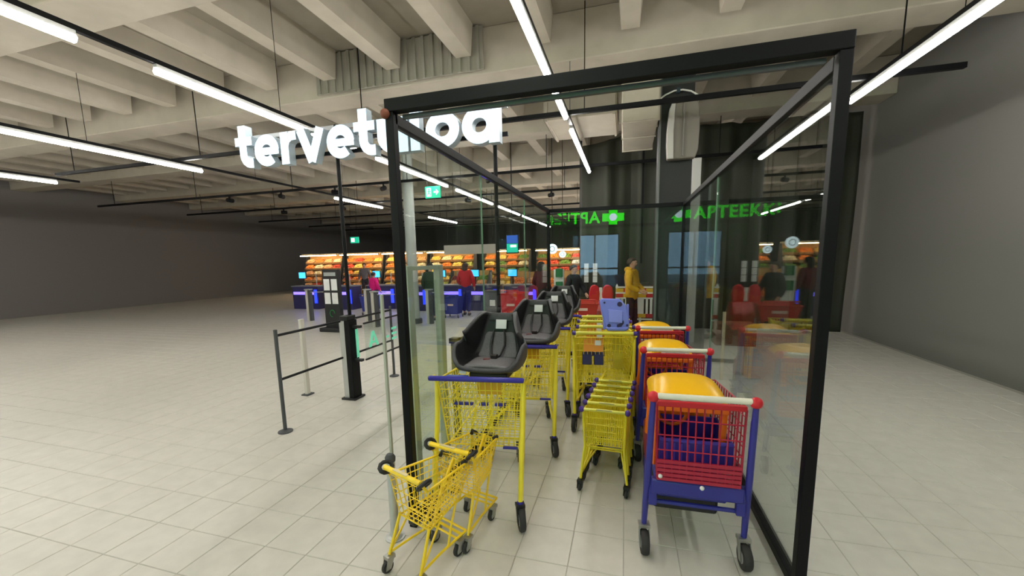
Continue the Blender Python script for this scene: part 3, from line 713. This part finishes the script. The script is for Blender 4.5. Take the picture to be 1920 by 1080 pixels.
# ------------------------------------------------------------------ gates and rails at the left
gf = thing('glass_gate', 'pale grey-green aluminium gate frame with glass next to the glass partition', 'gate', (-1.5, 2.55, 0))
for y in (0, .5): MB().box((0, y, .835), (.055, .075, 1.67)).build('upright', ALU, gf, False, .004)
MB().box((0, .25, 1.65), (.045, .46, .03)).build('top_bar', ALU, gf, False)
MB().box((0, .25, .9), (.01, .44, 1.3)).build('pane', GLASS, gf, False)
MB().box((-.007, .06, .78), (.002, .05, .12), R(20)).build('cyan_reflection_mark', CYAN, gf, False)  # painted reflection on the pane, glows slightly
MB().box((0, .25, .01), (.12, .64, .02)).build('foot_plate', ALU, gf, False)
gbol = thing('steel_bollard', 'short round steel bollard with slim pale upright beside the nearest black post', 'bollard', (-1.352, 1.985, 0))
MB().lathe([(.045, 0), (.045, .01), (.027, .015), (.026, .50), (.022, .505)], (0, 0, 0), 16).build('tube', STEEL, gbol)
MB().lathe([(.03, .505), (.032, .53), (.02, .55)], (0, 0, 0), 14).build('cap', DGREY, gbol)
MB().box((0, .02, 1.03), (.014, .018, .97)).build('slim_upright', ALU, gbol, False)
MB().lathe([(.06, 0), (.06, .008)], (0, 0, 0), 16).build('foot_plate', STEEL, gbol)
pa = thing('barrier_post', 'dark capped post with swing arm behind the nearest infant seat', 'post', (-1.545, 3.42, 0))
MB().box((0, 0, .47), (.06, .06, .94)).build('post', mat('post_olive', (112, 108, 84), .5), pa, False, .006)
MB().box((0, 0, .955), (.085, .085, .05)).build('cap', BLACK, pa, False, .006)
MB().tube([(.02, .02, .955), (.08, .16, .965), (.12, .3, .97)], .018, 8).build('arm', BLACK, pa)
gpst = thing('gate_post', 'two-tone steel and black gate post under the welcome sign', 'post', (-3.3, 4.15, 0))
MB().box((-.04, 0, .5), (.075, .14, 1.0)).build('steel_half', STEEL, gpst, False, .004)
MB().box((.035, 0, .5), (.075, .15, 1.0)).build('black_half', BLKMET, gpst, False, .004)
MB().box((0, 0, 1.03), (.11, .17, .06)).build('cap', BLACK, gpst, False, .01)
MB().box((0, 0, .012), (.2, .2, .024)).build('foot_plate', BLACK, gpst, False)
for z in (.92, .5): MB().box((.12, 0, z), (.12, .05, .03)).build('hinge', BLACK, gpst, False)
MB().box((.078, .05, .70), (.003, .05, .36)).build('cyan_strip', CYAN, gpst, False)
gl = thing('swing_gate', 'low glass swing gate with a painted cyan sign reflection beside the two-tone post', 'gate', (-3.12, 4.18, 0))
MB().box((0, .46, .72), (.01, .84, .46)).build('pane', GLASS, gl, False)
for z in (.95, .49): MB().box((0, .46, z), (.02, .86, .02)).build('pane_clamp', BLACK, gl, False)
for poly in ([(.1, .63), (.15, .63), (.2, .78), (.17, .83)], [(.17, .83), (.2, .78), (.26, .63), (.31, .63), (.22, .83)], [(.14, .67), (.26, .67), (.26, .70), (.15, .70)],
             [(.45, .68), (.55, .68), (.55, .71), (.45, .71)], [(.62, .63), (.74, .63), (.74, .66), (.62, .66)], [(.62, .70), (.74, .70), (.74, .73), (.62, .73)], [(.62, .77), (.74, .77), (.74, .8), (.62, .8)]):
    MB().prism(poly, 'x', .006, .009).build('cyan_sign_reflection', CYAN, gl, False)  # mirrored LED sign painted on the pane as glowing shapes
hr = thing('guide_rail', 'pair of thin black guide rails running between slim floor posts at left', 'rail', (-3.32, 3.1, 0))
for z in (1.0, .55):
    MB().tube([(0, 0, z), (0, .93, z)], .014, 8).build('rail_bar', BLKMET, hr); MB().tube([(0, 1.17, z), (0, 2.02, z)], .014, 8).build('rail_bar', BLKMET, hr)
for y in (2.02, 0):
    MB().cyl((0, y, 0), (0, y, 1.06), .018, 10).build('rail_post', DGREY, hr); MB().lathe([(.07, 0), (.07, .012), (.02, .03)], (0, y, 0), 14).build('post_foot', DGREY, hr)
sp = thing('slim_post', 'slim pale steel post at the left edge beside the guide rail', 'post', (-3.98, 4.12, 0))
MB().box((0, 0, .5), (.04, .06, 1.0)).build('post', mat('pale_post', (206, 200, 190), .5), sp, False, .004); MB().box((0, 0, .008), (.1, .12, .016)).build('foot', DGREY, sp, False)
for i, (x, y, lb) in enumerate(((-7.07, 9.8, 'pale steel checkout gate post in front of the magenta jacket'), (-5.13, 9.8, 'pale steel checkout gate post near the person in the green coat'), (-6.35, 9.1, 'pale steel checkout gate post in line with the black corner post'), (-9.1, 9.8, 'pale steel checkout gate post left of the black totem'))):
    g = thing('checkout_gate_post', lb, 'post', (x, y, 0), 0, 'checkout gate posts')
    MB().box((-.04, 0, .46), (.085, .1, .92)).build('steel_half', mat('pale_post', (206, 200, 190), .5), g, False, .006); MB().box((.05, 0, .46), (.085, .1, .92)).build('grey_half', DGREY, g, False, .006)
    MB().box((0, 0, .94), (.2, .13, .03)).build('cap', STEEL, g, False); MB().tube([(.09, 0, .86), (.55, .1, .86)], .014, 6).build('swing_arm', STEEL, g)

# ------------------------------------------------------------------ hanging signs, totem, pillar
ex = thing('exit_sign', 'green hanging emergency exit sign with running figure and arrow', 'sign', (-4.47, 9.0, 3.2))
MB().box((0, 0, .13), (.40, .04, .27)).build('sign_body', EXITG, ex, False, .005)
MB().box((-.10, -.022, .13), (.12, .004, .2)).build('door_symbol', EXITW, ex, False)
mb = MB(); mb.ball((-.09, -.026, .20), (.02, .003, .02)); mb.stroke([(-.09, .18), (-.10, .12), (-.13, .07)], .025, -.028, -.023); mb.stroke([(-.10, .12), (-.06, .09), (-.065, .05)], .022, -.028, -.023); mb.stroke([(-.14, .14), (-.09, .165), (-.05, .13)], .018, -.028, -.023); mb.build('running_figure', EXITG, ex, False)
mb = MB(); mb.stroke([(.03, .13), (.11, .13)], .035, -.026, -.021); mb.prism([(.09, .06), (.16, .13), (.09, .20)], 'y', -.026, -.021); mb.build('arrow', EXITW, ex, False)
for x in (-.15, .15): MB().cyl((x, 0, .26), (x, 0, 1.9), .006, 5).build('hanger', BLKMET, ex)
ex2 = thing('exit_sign', 'small distant green exit sign far back over the left shelves', 'sign', (-11.4, 15.2, 2.55))
MB().box((0, 0, .13), (.42, .04, .26)).build('sign_body', EXITG, ex2, False, .005); MB().box((-.08, -.022, .13), (.16, .004, .16)).build('door_symbol', EXITW, ex2, False)
for x in (-.15, .15): MB().cyl((x, 0, .26), (x, 0, ZC - 2.56), .006, 5).build('hanger', BLKMET, ex2)
hs = thing('hanging_screen', 'teal and blue hanging info screen behind the glass partition', 'screen', (-2.81, 10.0, 1.86))
MB().box((0, .03, .23), (.33, .04, .48)).build('screen_body', BLACK, hs, False, .005)
MB().box((0, .005, .13), (.29, .006, .22)).build('teal_panel', TEALS, hs, False); MB().box((0, .005, .35), (.29, .006, .2)).build('blue_panel', BLUES, hs, False)
MB().box((.03, 0, .18), (.16, .004, .06)).build('text_block', EXITW, hs, False)
MB().cyl((0, .03, .47), (0, .03, ZC - 1.87), .012, 6).build('hanger', BLKMET, hs)
for x, y, z, r, lb in ((-1.86, 10.5, 1.95, .13, 'larger glowing white round sign with grey ring past the far glass'), (-1.82, 12, 1.82, .10, 'smaller glowing white round sign to the right of the larger one')):
    rs = thing('round_sign', lb, 'sign', (x, y, z), 0, 'round white signs')
    MB().lathe([(r * .97, -.03), (r, -.025), (r, .025), (r * .97, .03)], (0, 0, 0), 24, 'y').build('disc', mat('round_sign_lit', (225, 240, 248), .5, emit=1.2), rs)
    MB().tube([(r * .5 * math.cos(a), -.032, r * .5 * math.sin(a)) for a in [i * math.pi / 8 for i in range(16)]], r * .07, 6, True).build('ring_mark', mat('mark_grey', (150, 170, 185), .5), rs)
    MB().cyl((0, 0, r), (0, 0, ZC - z), .008, 6).build('hanger', BLKMET, rs)
to = thing('info_totem', 'black info totem with four white sheets and green emblem behind the rails', 'totem', (-7.06, 8.4, 0))
MB().box((0, 0, .80), (.46, .12, 1.5)).build('panel', BLACK, to, False, .01); MB().box((0, -.02, .05), (.6, .42, .1)).build('base', BLACK, to, False, .02)
for x in (-.11, .11):
    for z in (1.17, .83): MB().box((x, -.063, z), (.17, .005, .28)).build('sheet', PAPER, to, False)
MB().box((0, -.063, 1.43), (.34, .005, .09)).build('header_strip', mat('header_grey', (170, 175, 175), .6), to, False)
mb = MB(); mb.tube([(.07 * math.cos(a), -.066, .45 + .085 * math.sin(a)) for a in [i * math.pi / 6 for i in range(10)]], .012, 6); mb.build('green_emblem', mat('emblem_green', (30, 120, 60), .5), to)
pl = thing('pillar', 'light grey round store pillar beyond the black corner post', 'column', (-5.62, 9.85, 0))
MB().lathe([(.16, 0), (.14, .02), (.14, ZC - .02)], (0, 0, 0), 20).build('shaft', LGREY, pl); MB().lathe([(.2, 0), (.2, .12), (.15, .14)], (0, 0, 0), 20).build('collar', DGREY, pl)

# ------------------------------------------------------------------ self-checkout counters with led strips
def counter(x, y, lb, w=1.15):
    c = thing('checkout_counter', lb, 'counter', (x, y, 0), 0, 'self-checkout counters')
    MB().box((0, 0, .42), (w, .55, .84)).build('cabinet', mat('counter_navy', (46, 44, 96), .5), c, False, .01)
    MB().box((0, 0, .86), (w + .06, .6, .04)).build('counter_top', mat('counter_grey', (120, 120, 130), .5), c, False, .006)
    MB().box((0, -.285, .60), (w * .9, .02, .10)).build('led_strip', LEDV, c, False); MB().box((w * .42, -.287, .48), (.12, .02, .5)).build('led_panel', LEDB, c, False)
    MB().cyl((-w * .3, .1, .88), (-w * .3, .1, 1.15), .025, 8).build('screen_arm', BLACK, c)
    s = MB().box((-w * .3, .05, 1.26), (.34, .04, .26)).build('screen', BLACK, c, False, .008); MB().box((-w * .3, .028, 1.26), (.30, .006, .22)).build('display', LEDC, s, False)
    MB().cyl((w * .2, .1, .88), (w * .2, .1, 1.3), .02, 8).build('signal_pole', STEEL, c)
for x, y, lb in ((-11.6, 12.6, 'self-checkout counter with violet light at the far left edge'), (-10.1, 12.6, 'self-checkout counter with violet light left of the magenta jacket'), (-8.6, 13.0, 'self-checkout counter with violet light behind the magenta jacket'), (-7.1, 12.6, 'self-checkout counter with violet light seen through the pale gate frame'), (-5.9, 12.9, 'self-checkout counter with violet light behind the green coat'), (-4.65, 12.9, 'self-checkout counter with violet light behind the person in red'), (-3.3, 12.9, 'self-checkout counter with violet light left of the grey bin')):
    counter(x, y, lb)

# ------------------------------------------------------------------ produce displays
FR = {n: mat('fruit_' + n, c, .5) for n, c in dict(orange=(250, 146, 66), yellow=(250, 216, 112), red=(222, 84, 60), green=(120, 156, 70), peach=(250, 190, 136), cream=(246, 230, 190), maroon=(140, 60, 66), lime=(206, 210, 110), white=(232, 228, 220)).items()}
FM = {}
for n, mt in FR.items():
    mb = MB(); rn = random.Random(5)
    for i in range(5):
        for j in range(3): mb.ball((-.2 + .1 * i, -.1 + .1 * j, .05 + rn.uniform(0, .03)), .062, 7, 4)
    for i in range(4):
        for j in range(2): mb.ball((-.15 + .1 * i, -.05 + .1 * j, .12 + rn.uniform(0, .03)), .06, 7, 4)
    FM[n] = mb.mesh('fruit', mt)
cr = MB(); cr.box((0, 0, .01), (.56, .36, .02))
for a in (-1, 1): cr.box((0, a * .175, .06), (.56, .012, .1)); cr.box((a * .275, 0, .06), (.012, .35, .1))
CRATE = cr.mesh('crate', mat('crate_tan', (190, 150, 104), .6), False)
HEADM = mat('warm_header_light', (255, 226, 180), .5, emit=20.0)
def produce(x, y, lb, cols, n=4, rz=0, tiers=5, h=2.15, w=.6):
    t = thing('produce_display', lb, 'produce display', (x, y, 0), rz, 'produce displays')
    W = n * w
    MB().box((0, .62, h / 2), (W, .06, h)).build('back_panel', mat('display_back', (226, 178, 110), .6), t, False)
    for s in (-1, 1): MB().prism([(-.1, 0), (.65, 0), (.65, h), (.4, h), (-.1, .6)], 'x', s * W / 2 - .015, s * W / 2 + .015).build('side_panel', DGREY, t, False)
    if h > 1.6:
        MB().box((0, .3, h + .03), (W, .6, .08)).build('canopy', mat('canopy_cream', (225, 205, 170), .6), t, False); MB().box((0, -.12, h - .03), (W * .96, .10, .04)).build('header_light', HEADM, t, False); MB().box((0, -.12, h + .005), (W, .14, .03)).build('header_trim', DGREY, t, False)
    for k in range(tiers):
        z = .45 + k * (h - .85) / max(1, tiers - 1); yy = .05 + .36 * k / max(1, tiers - 1)
        MB().box((0, yy + .02, z - .03), (W - .04, .36, .03), R(18)).build('shelf', mat('shelf_tan', (226, 190, 136), .6), t, False)
        for i in range(n):
            c = obj('crate', CRATE, t, (-W / 2 + w * (i + .5), yy, z)); c.rotation_euler.x = R(30)
            obj('fruit', FM[cols[(i + k * 2 + (k * i) % 3) % len(cols)]], c)
    return t
hb = thing('hanging_banner', 'pale cream fascia board hanging over the produce behind the person in red', 'banner', (-6.9, 17.4, 2.0))
MB().box((0, 0, .2), (2.6, .06, .42)).build('board', mat('fascia_cream', (214, 208, 200), .6), hb, False, .005)
for x in (-1.1, 1.1): MB().cyl((x, 0, .4), (x, 0, ZC - 2.0), .01, 6).build('hanger', BLKMET, hb)
produce(-16.3, 18.6, 'tall produce display at the far left with red and peach crates', ['peach', 'red', 'orange', 'cream'])
produce(-13.7, 18.6, 'tall produce display behind the black totem with orange crates', ['orange', 'peach', 'red', 'yellow'])
produce(-11.1, 18.6, 'tall produce display above the magenta jacket with yellow crates', ['yellow', 'cream', 'orange', 'peach'])
produce(-8.5, 18.6, 'tall produce display behind the gate frame with lime and yellow crates', ['yellow', 'lime', 'cream', 'orange'])
produce(-5.9, 19.6, 'tall produce display behind the person in red with cream crates', ['orange', 'cream', 'yellow', 'green'])
produce(-3.3, 20.4, 'tall produce display near the hanging screen with green crates', ['green', 'white', 'orange', 'red'])
produce(-.6, 21.0, 'tall produce display seen past the far glass with white crates', ['white', 'peach', 'red', 'orange'])
produce(-3.4, 15.0, 'low produce stand with oranges right of the person in red', ['orange', 'yellow', 'orange', 'peach'], 3, R(8), 3, 1.2)
produce(-2.1, 13.6, 'low produce stand with orange and red crates by the far left glass corner', ['orange', 'maroon', 'orange', 'red'], 2, R(-5), 3, 1.25)
produce(-6.6, 16.2, 'low produce stand with maroon crates behind the green coat', ['maroon', 'white', 'peach', 'green'], 3, 0, 3, 1.25)

# ------------------------------------------------------------------ people
def skin_mesh(name, verts, edges, m, parent, root=0, sub=2):
    me = bpy.data.meshes.new(name); me.from_pydata([v[0] for v in verts], edges, []); me.materials.append(m)
    o = bpy.data.objects.new(name, me); col.objects.link(o); o.parent = parent
    sk = o.modifiers.new('skin', 'SKIN'); sk.use_smooth_shade = True
    if not me.skin_vertices: me.attributes.new('skin', 'FLOAT', 'POINT')
    for i, v in enumerate(verts):
        r = v[1]; d = me.skin_vertices[0].data[i]; d.radius = r if isinstance(r, tuple) else (r, r); d.use_root = (i == root)
    sb = o.modifiers.new('sub', 'SUBSURF'); sb.levels = sub; sb.render_levels = sub
    return o
def person(label, loc, rz, h, jacket, trousers, hair, arms=None, long_coat=False, stride=.0, shoe=(30, 28, 28), hood=False, turn=0.0, bulk=1.0, longhair=False):
    """faces -y locally"""
    k = h / 1.7
    t = thing('person', label, 'person', loc, rz)
    t.scale = (k, k, k)
    A = {-1: ((-.26, .02, 1.13), (-.25, -.10, .92)), 1: ((.26, .02, 1.13), (.25, -.10, .92))}
    if arms: A.update(arms)
    V = [((0, 0, .96), (.145, .10)), ((0, 0, 1.14), (.13, .095)), ((0, .01, 1.33), (.15, .10)), ((0, .02, 1.455), .055), ((0, .005, 1.52), .052), ((0, -.015, 1.585), (.072, .085)), ((0, -.01, 1.65), (.07, .085)), ((0, 0, 1.69), (.035, .04)), ((0, -.108, 1.585), (.012, .012))]
    Ed = [(0, 1), (1, 2), (2, 3), (3, 4), (4, 5), (5, 6), (6, 7), (5, 8)]
    J = [((0, 0, .865 if not long_coat else .78), (.175 * bulk, .135 * bulk)), ((0, 0, 1.12), (.165 * bulk, .125 * bulk)), ((0, .01, 1.33), (.175 * bulk, .125 * bulk)), ((0, .02, 1.45), (.085, .08)), ((0, .015, 1.485), (.07, .07))]
    JE = [(0, 1), (1, 2), (2, 3), (3, 4)]
    Tv = [((0, 0, .95), (.15, .112)), ((0, 0, 1.06), (.145, .105))]; TE = [(0, 1)]
    for s in (-1, 1):
        el, wr = map(Vector, A[s]); sh = Vector((s * .165, .01, 1.40)); d = (wr - el).normalized()
        b = len(V); hd = wr + d * .07; tip = wr + d * .15
        V += [(tuple(sh), .055), (tuple(el), .042), (tuple(wr), .03), (tuple(hd), (.035, .02))]; Ed += [(2, b), (b, b + 1), (b + 1, b + 2), (b + 2, b + 3)]
        side = d.cross(Vector((s, 0, 0))); side = side.normalized() if side.length > .1 else Vector((0, 1, 0))
        for q, (o_, L) in enumerate(((-.028, .055), (-.009, .07), (.01, .065), (.027, .05))):
            n = len(V); p = hd + side * o_; e = p + d * L * .6; f = e + d * L * .4 - Vector((s * .015, 0, 0))
            V += [(tuple(e), .0095), (tuple(f), .008)]; Ed += [(b + 3, n), (n, n + 1)]
        n = len(V); p = wr + d * .03 - side * .04 - Vector((s * .01, 0, 0)); V += [(tuple(p), .011), (tuple(p + d * .04), .009)]; Ed += [(b + 2, n), (n, n + 1)]
        n = len(J); J += [(tuple(sh), .078 * bulk), (tuple(el), .062 * bulk), (tuple(wr - d * .01), .05 * bulk)]; JE += [(2, n), (n, n + 1), (n + 1, n + 2)]
        st = s * stride
        hip, kn, an, to = (s * .085, 0, .90), (s * .09, -st * .5 - .015, .49), (s * .095, -st + .02, .09), (s * .1, -st - .11, .04)
        n = len(V); V += [(hip, .085), (kn, .055), (an, .038), (to, (.03, .02))]; Ed += [(0, n), (n, n + 1), (n + 1, n + 2), (n + 2, n + 3)]
        n = len(Tv); Tv += [(hip, .10), (kn, .072), ((an[0], an[1], an[2] + .03), .056)]; TE += [(0, n), (n, n + 1), (n + 1, n + 2)]
        MB().ball((an[0], an[1] - .05, .05), (.05, .14, .05), 10, 6).build('shoe', mat('shoe_%d_%d_%d' % shoe, shoe, .5), t)
        e = MB().ball((s * .03, -.092, 1.605), (.011, .008, .008), 8, 4); e.build('eye', mat('eye_dark', (40, 30, 26), .2), t)
        MB().ball((s * .078, .0, 1.59), (.012, .022, .032), 8, 5).build('ear', SKIN, t)
    skin_mesh('body', V, Ed, SKIN, t)
    skin_mesh('jacket', J, JE, mat('cloth_%d_%d_%d' % jacket, jacket, .8, noise=.1, scale=20), t)
    skin_mesh('trousers', Tv, TE, mat('cloth_%d_%d_%d' % trousers, trousers, .85), t)
    MB().ball((0, -.094, 1.545), (.024, .006, .006), 8, 4).build('mouth', mat('lips', (150, 90, 85), .5), t)
    hm = mat('hair_%d_%d_%d' % hair, hair, .7)
    rows = []
    for i in range(7):
        a = (math.pi * .62) * i / 6
        rows.append([(.084 * math.sin(a) * math.cos(q), .012 + .098 * math.sin(a) * math.sin(q) * (1 if math.sin(q) > 0 else .86), 1.612 + .094 * math.cos(a) + (.075 * (i / 6) ** 2 if math.sin(q) < -.2 else 0)) for q in [2 * math.pi * j / 14 for j in range(14)]])
    o = MB().grid(rows, True).build('hair', hm, t); sd = o.modifiers.new('thick', 'SOLIDIFY'); sd.thickness = .012
    if longhair: MB().ball((0, .06, 1.53), (.085, .06, .12), 12, 8).build('hair_back', hm, t)
    if hood: MB().tube([(-.09, -.02, 1.475), (-.10, .06, 1.48), (0, .12, 1.46), (.10, .06, 1.48), (.09, -.02, 1.475)], [.02, .045, .06, .045, .02], 10).build('hood', mat('cloth_%d_%d_%d' % jacket, jacket, .8), t)
    return t
person('person in a mustard yellow hooded coat standing before the tarpaulin, hands at the waist', (.13, 8.95, 0), R(70), 1.67, (214, 160, 20), (36, 30, 34), (60, 44, 34),
       {1: ((.27, -.02, 1.12), (.13, -.22, 1.0)), -1: ((-.27, -.02, 1.12), (-.13, -.22, 1.0))}, True, .05, hood=True, bulk=1.12)
person('person in a red jacket seen from behind pushing a navy basket trolley', (-4.74, 11.5, 0), R(185), 1.62, (208, 30, 48), (44, 46, 130), (70, 44, 40), {1: ((.27, 0, 1.13), (.24, -.2, 1.0))}, bulk=1.1, stride=.06, longhair=True)
person('short person in a bright magenta jacket at the self-checkouts', (-8.28, 11.9, 0), R(160), 1.36, (232, 20, 130), (60, 40, 90), (40, 34, 32), bulk=1.15)
person('person in a dark green padded coat seen through the pale gate frame', (-5.36, 10.4, 0), R(180), 1.62, (52, 70, 54), (34, 34, 66), (40, 36, 36), None, True, bulk=1.2)
person('person in a dark maroon jacket behind the far left glass corner', (-2.1, 10.2, 0), R(150), 1.62, (96, 28, 40), (36, 34, 38), (36, 32, 30), longhair=True)
person('person in black clothes stooping beside the red baskets', (-1.14, 9.2, 0), R(60), 1.54, (26, 26, 34), (24, 24, 26), (60, 50, 46), {1: ((.24, -.1, 1.12), (.12, -.3, .98))}, bulk=1.05)
person('distant person in a grey coat among the produce stands at left', (-11.6, 16.0, 0), R(20), 1.66, (110, 104, 110), (50, 48, 60), (60, 44, 36))

# ------------------------------------------------------------------ barrier, red trolleys, bin, stands
RW, YB_ = mat('barrier_red', (190, 34, 40), .5), mat('barrier_yellow', (216, 176, 40), .5)
br = thing('barrier', 'white picket barrier with red and yellow boards behind the man in yellow', 'barrier', (-.22, 9.5, 0))
for x in (.03, .55, .98): MB().prism([(x - .025, 0), (x + .025, 0), (x + .025, 1.05), (x, 1.1), (x - .025, 1.05)], 'y', 0, .04).build('post', WHITE, br, False)
for z in (.95, .83, .37):
    for i in range(6): MB().box((.09 + i * .165, -.012, z), (.163, .02, .085)).build('board', RW if (i + (0 if z > .9 else 1)) % 2 else YB_, br, False)
for z in (1.02, .89, .77, .29): MB().box((.5, -.008, z), (1.0, .022, .035)).build('rail', WHITE, br, False)
for i in range(11): MB().box((.06 + i * .09, .0, .58), (.05, .016, .36)).build('picket', WHITE, br, False)
for x in (.1, .9): MB().box((x, 0, .02), (.06, .5, .04)).build('foot', BLACK, br, False)

def red_trolley(label, loc, rz, z0, z1, w, m=RED, d=.5, text=True):
    t = thing('basket_trolley', label, 'trolley', loc, rz)
    b = MB(); q = lambda s, z: [(-w * s / 2, -d * s / 2, z), (w * s / 2, -d * s / 2, z), (w * s / 2, d * s / 2, z), (-w * s / 2, d * s / 2, z)]
    b.grid([q(.8, z0), q(.9, (z0 + z1) / 2), q(1, z1)], True); n = len(b.v); b.v += q(.8, z0); b.f.append((n, n + 3, n + 2, n + 1))
    o = b.build('bin', m, t, False); s = o.modifiers.new('thick', 'SOLIDIFY'); s.thickness = .012
    MB().tube(q(1.02, z1), .014, 8, True).build('bin_rim', m, t)
    for sx in (-1, 1):
        MB().tube([(sx * w * .42, d * .3, z0), (sx * w * .42, d * .38, .09)], .014, 8).build('leg', STEEL, t); MB().tube([(sx * w * .42, -d * .3, z0), (sx * w * .42, -d * .38, .09)], .014, 8).build('leg', STEEL, t)
        for sy in (-1, 1): caster('kid', t, sx * w * .42, sy * d * .38)
    MB().tube([(-w * .4, -d * .5, z1), (-w * .4, -d * .66, z1 + .08), (w * .4, -d * .66, z1 + .08), (w * .4, -d * .5, z1)], .014, 8).build('handle', m, t)
    if text:
        MB().box((0, -d * .49, (z0 + z1) / 2 + .03), (w * .35, .006, .05), R(-6)).build('label_strip', mat('label_pale', (236, 200, 190), .5), t, False)
    return t
red_trolley('wide red plastic basket trolley behind the far glass left of the lavender seat', (-.82, 7.95, 0), R(4), .55, .83, .64)
red_trolley('tall red plastic basket trolley next to the grey bin', (-2.38, 8.55, 0), R(-4), .42, .96, .52)
red_trolley('navy blue basket trolley pushed by the person in red', (-4.98, 11.05, 0), R(0), .12, .62, .5, mat('navy_basket', (44, 56, 150), .5), .45)
red_trolley('navy blue basket trolley parked by the magenta jacket', (-8.05, 11.3, 0), R(10), .12, .6, .5, MATS['navy_basket'], .45)
rc = thing('child_car', 'red child car with two rounded seat backs left of the man in yellow', 'child car', (-.5, 8.55, 0), R(3))
for x in (-.13, .14): MB().prism([(x - .1, .8), (x + .1, .8), (x + .115, .95), (x + .09, 1.09), (x + .03, 1.14), (x - .04, 1.14), (x - .09, 1.08), (x - .115, .95)], 'y', -.05, .04).build('seat_back', RED, rc, True, .025)
MB().prism([(-.045, .82), (.05, .82), (.03, 1.08), (-.03, 1.08)], 'y', -.03, .03).build('centre_panel', WHITE, rc, True, .008)
MB().prism([(-.3, .3), (.5, .3), (.55, .5), (.4, .62), (.1, .8), (-.1, .82), (-.3, .6)], 'x', -.26, .26).build('car_body', RED, rc, True, .03)
for sx in (-.27, .27):
    for y in (-.15, .4): MB().lathe([(.03, -.03), (.15, -.03), (.15, .03), (.03, .03)], (sx, y, .15), 16, 'x').build('wheel', BLACK, rc)
MB().box((0, .12, .24), (.4, .6, .14)).build('chassis', DGREY, rc, False)
bn = thing('waste_bin', 'dark grey waste bin with a white notice beside the red trolley', 'bin', (-3.05, 9.0, 0))
MB().box((0, 0, .48), (.32, .32, .94)).build('bin_body', mat('bin_grey', (92, 94, 98), .5), bn, False, .015); MB().box((0, 0, .965), (.34, .34, .04)).build('lid', DGREY, bn, False, .01)
MB().box((.06, -.163, .70), (.13, .006, .14)).build('notice', PAPER, bn, False)
gs = thing('promotion_stand', 'green and white promotion stand past the far left glass corner', 'stand', (-1.55, 9.6, 0))
MB().box((0, .05, .72), (.24, .1, 1.44)).build('panel', WHITE, gs, False, .006)
for z in (1.36, 1.05): MB().box((.02, -.05, z), (.16, .1, .20)).build('green_box', mat('box_green', (20, 110, 60), .5), gs, False, .006)
MB().box((0, 0, .02), (.36, .3, .04)).build('base', DGREY, gs, False)
for i, (x, lb) in enumerate(((-.89, 'left of two white upright banners on slim stands behind the far glass'), (-.69, 'right of two white upright banners on slim stands behind the far glass'))):
    b = thing('banner_stand', lb, 'banner', (x, 9.55, 0), 0, 'white banner stands')
    MB().cyl((0, .02, 0), (0, .02, 1.6), .012, 8).build('pole', DGREY, b); MB().box((0, 0, .012), (.2, .2, .024)).build('foot', DGREY, b, False)
    for z in (1.5, 1.35, 1.2): MB().box((0, 0, z), (.10, .012, .14)).build('sheet', PAPER, b, False)
wb = thing('wooden_stand', 'brown wooden stand with a pale leg outside the right glass', 'stand', (1.35, 6.1, 0))
MB().box((.1, 0, .62), (.5, .3, .30)).build('box', mat('brown_wood', (110, 70, 48), .7, noise=.1, scale=8), wb, False, .01)
MB().box((-.06, -.17, .47), (.035, .03, .94)).build('leg', mat('pale_wood', (206, 190, 160), .6), wb, False); MB().box((.3, -.1, .24), (.035, .03, .47)).build('leg', MATS['pale_wood'], wb, False); MB().box((.3, .12, .24), (.035, .03, .47)).build('leg', MATS['pale_wood'], wb, False)
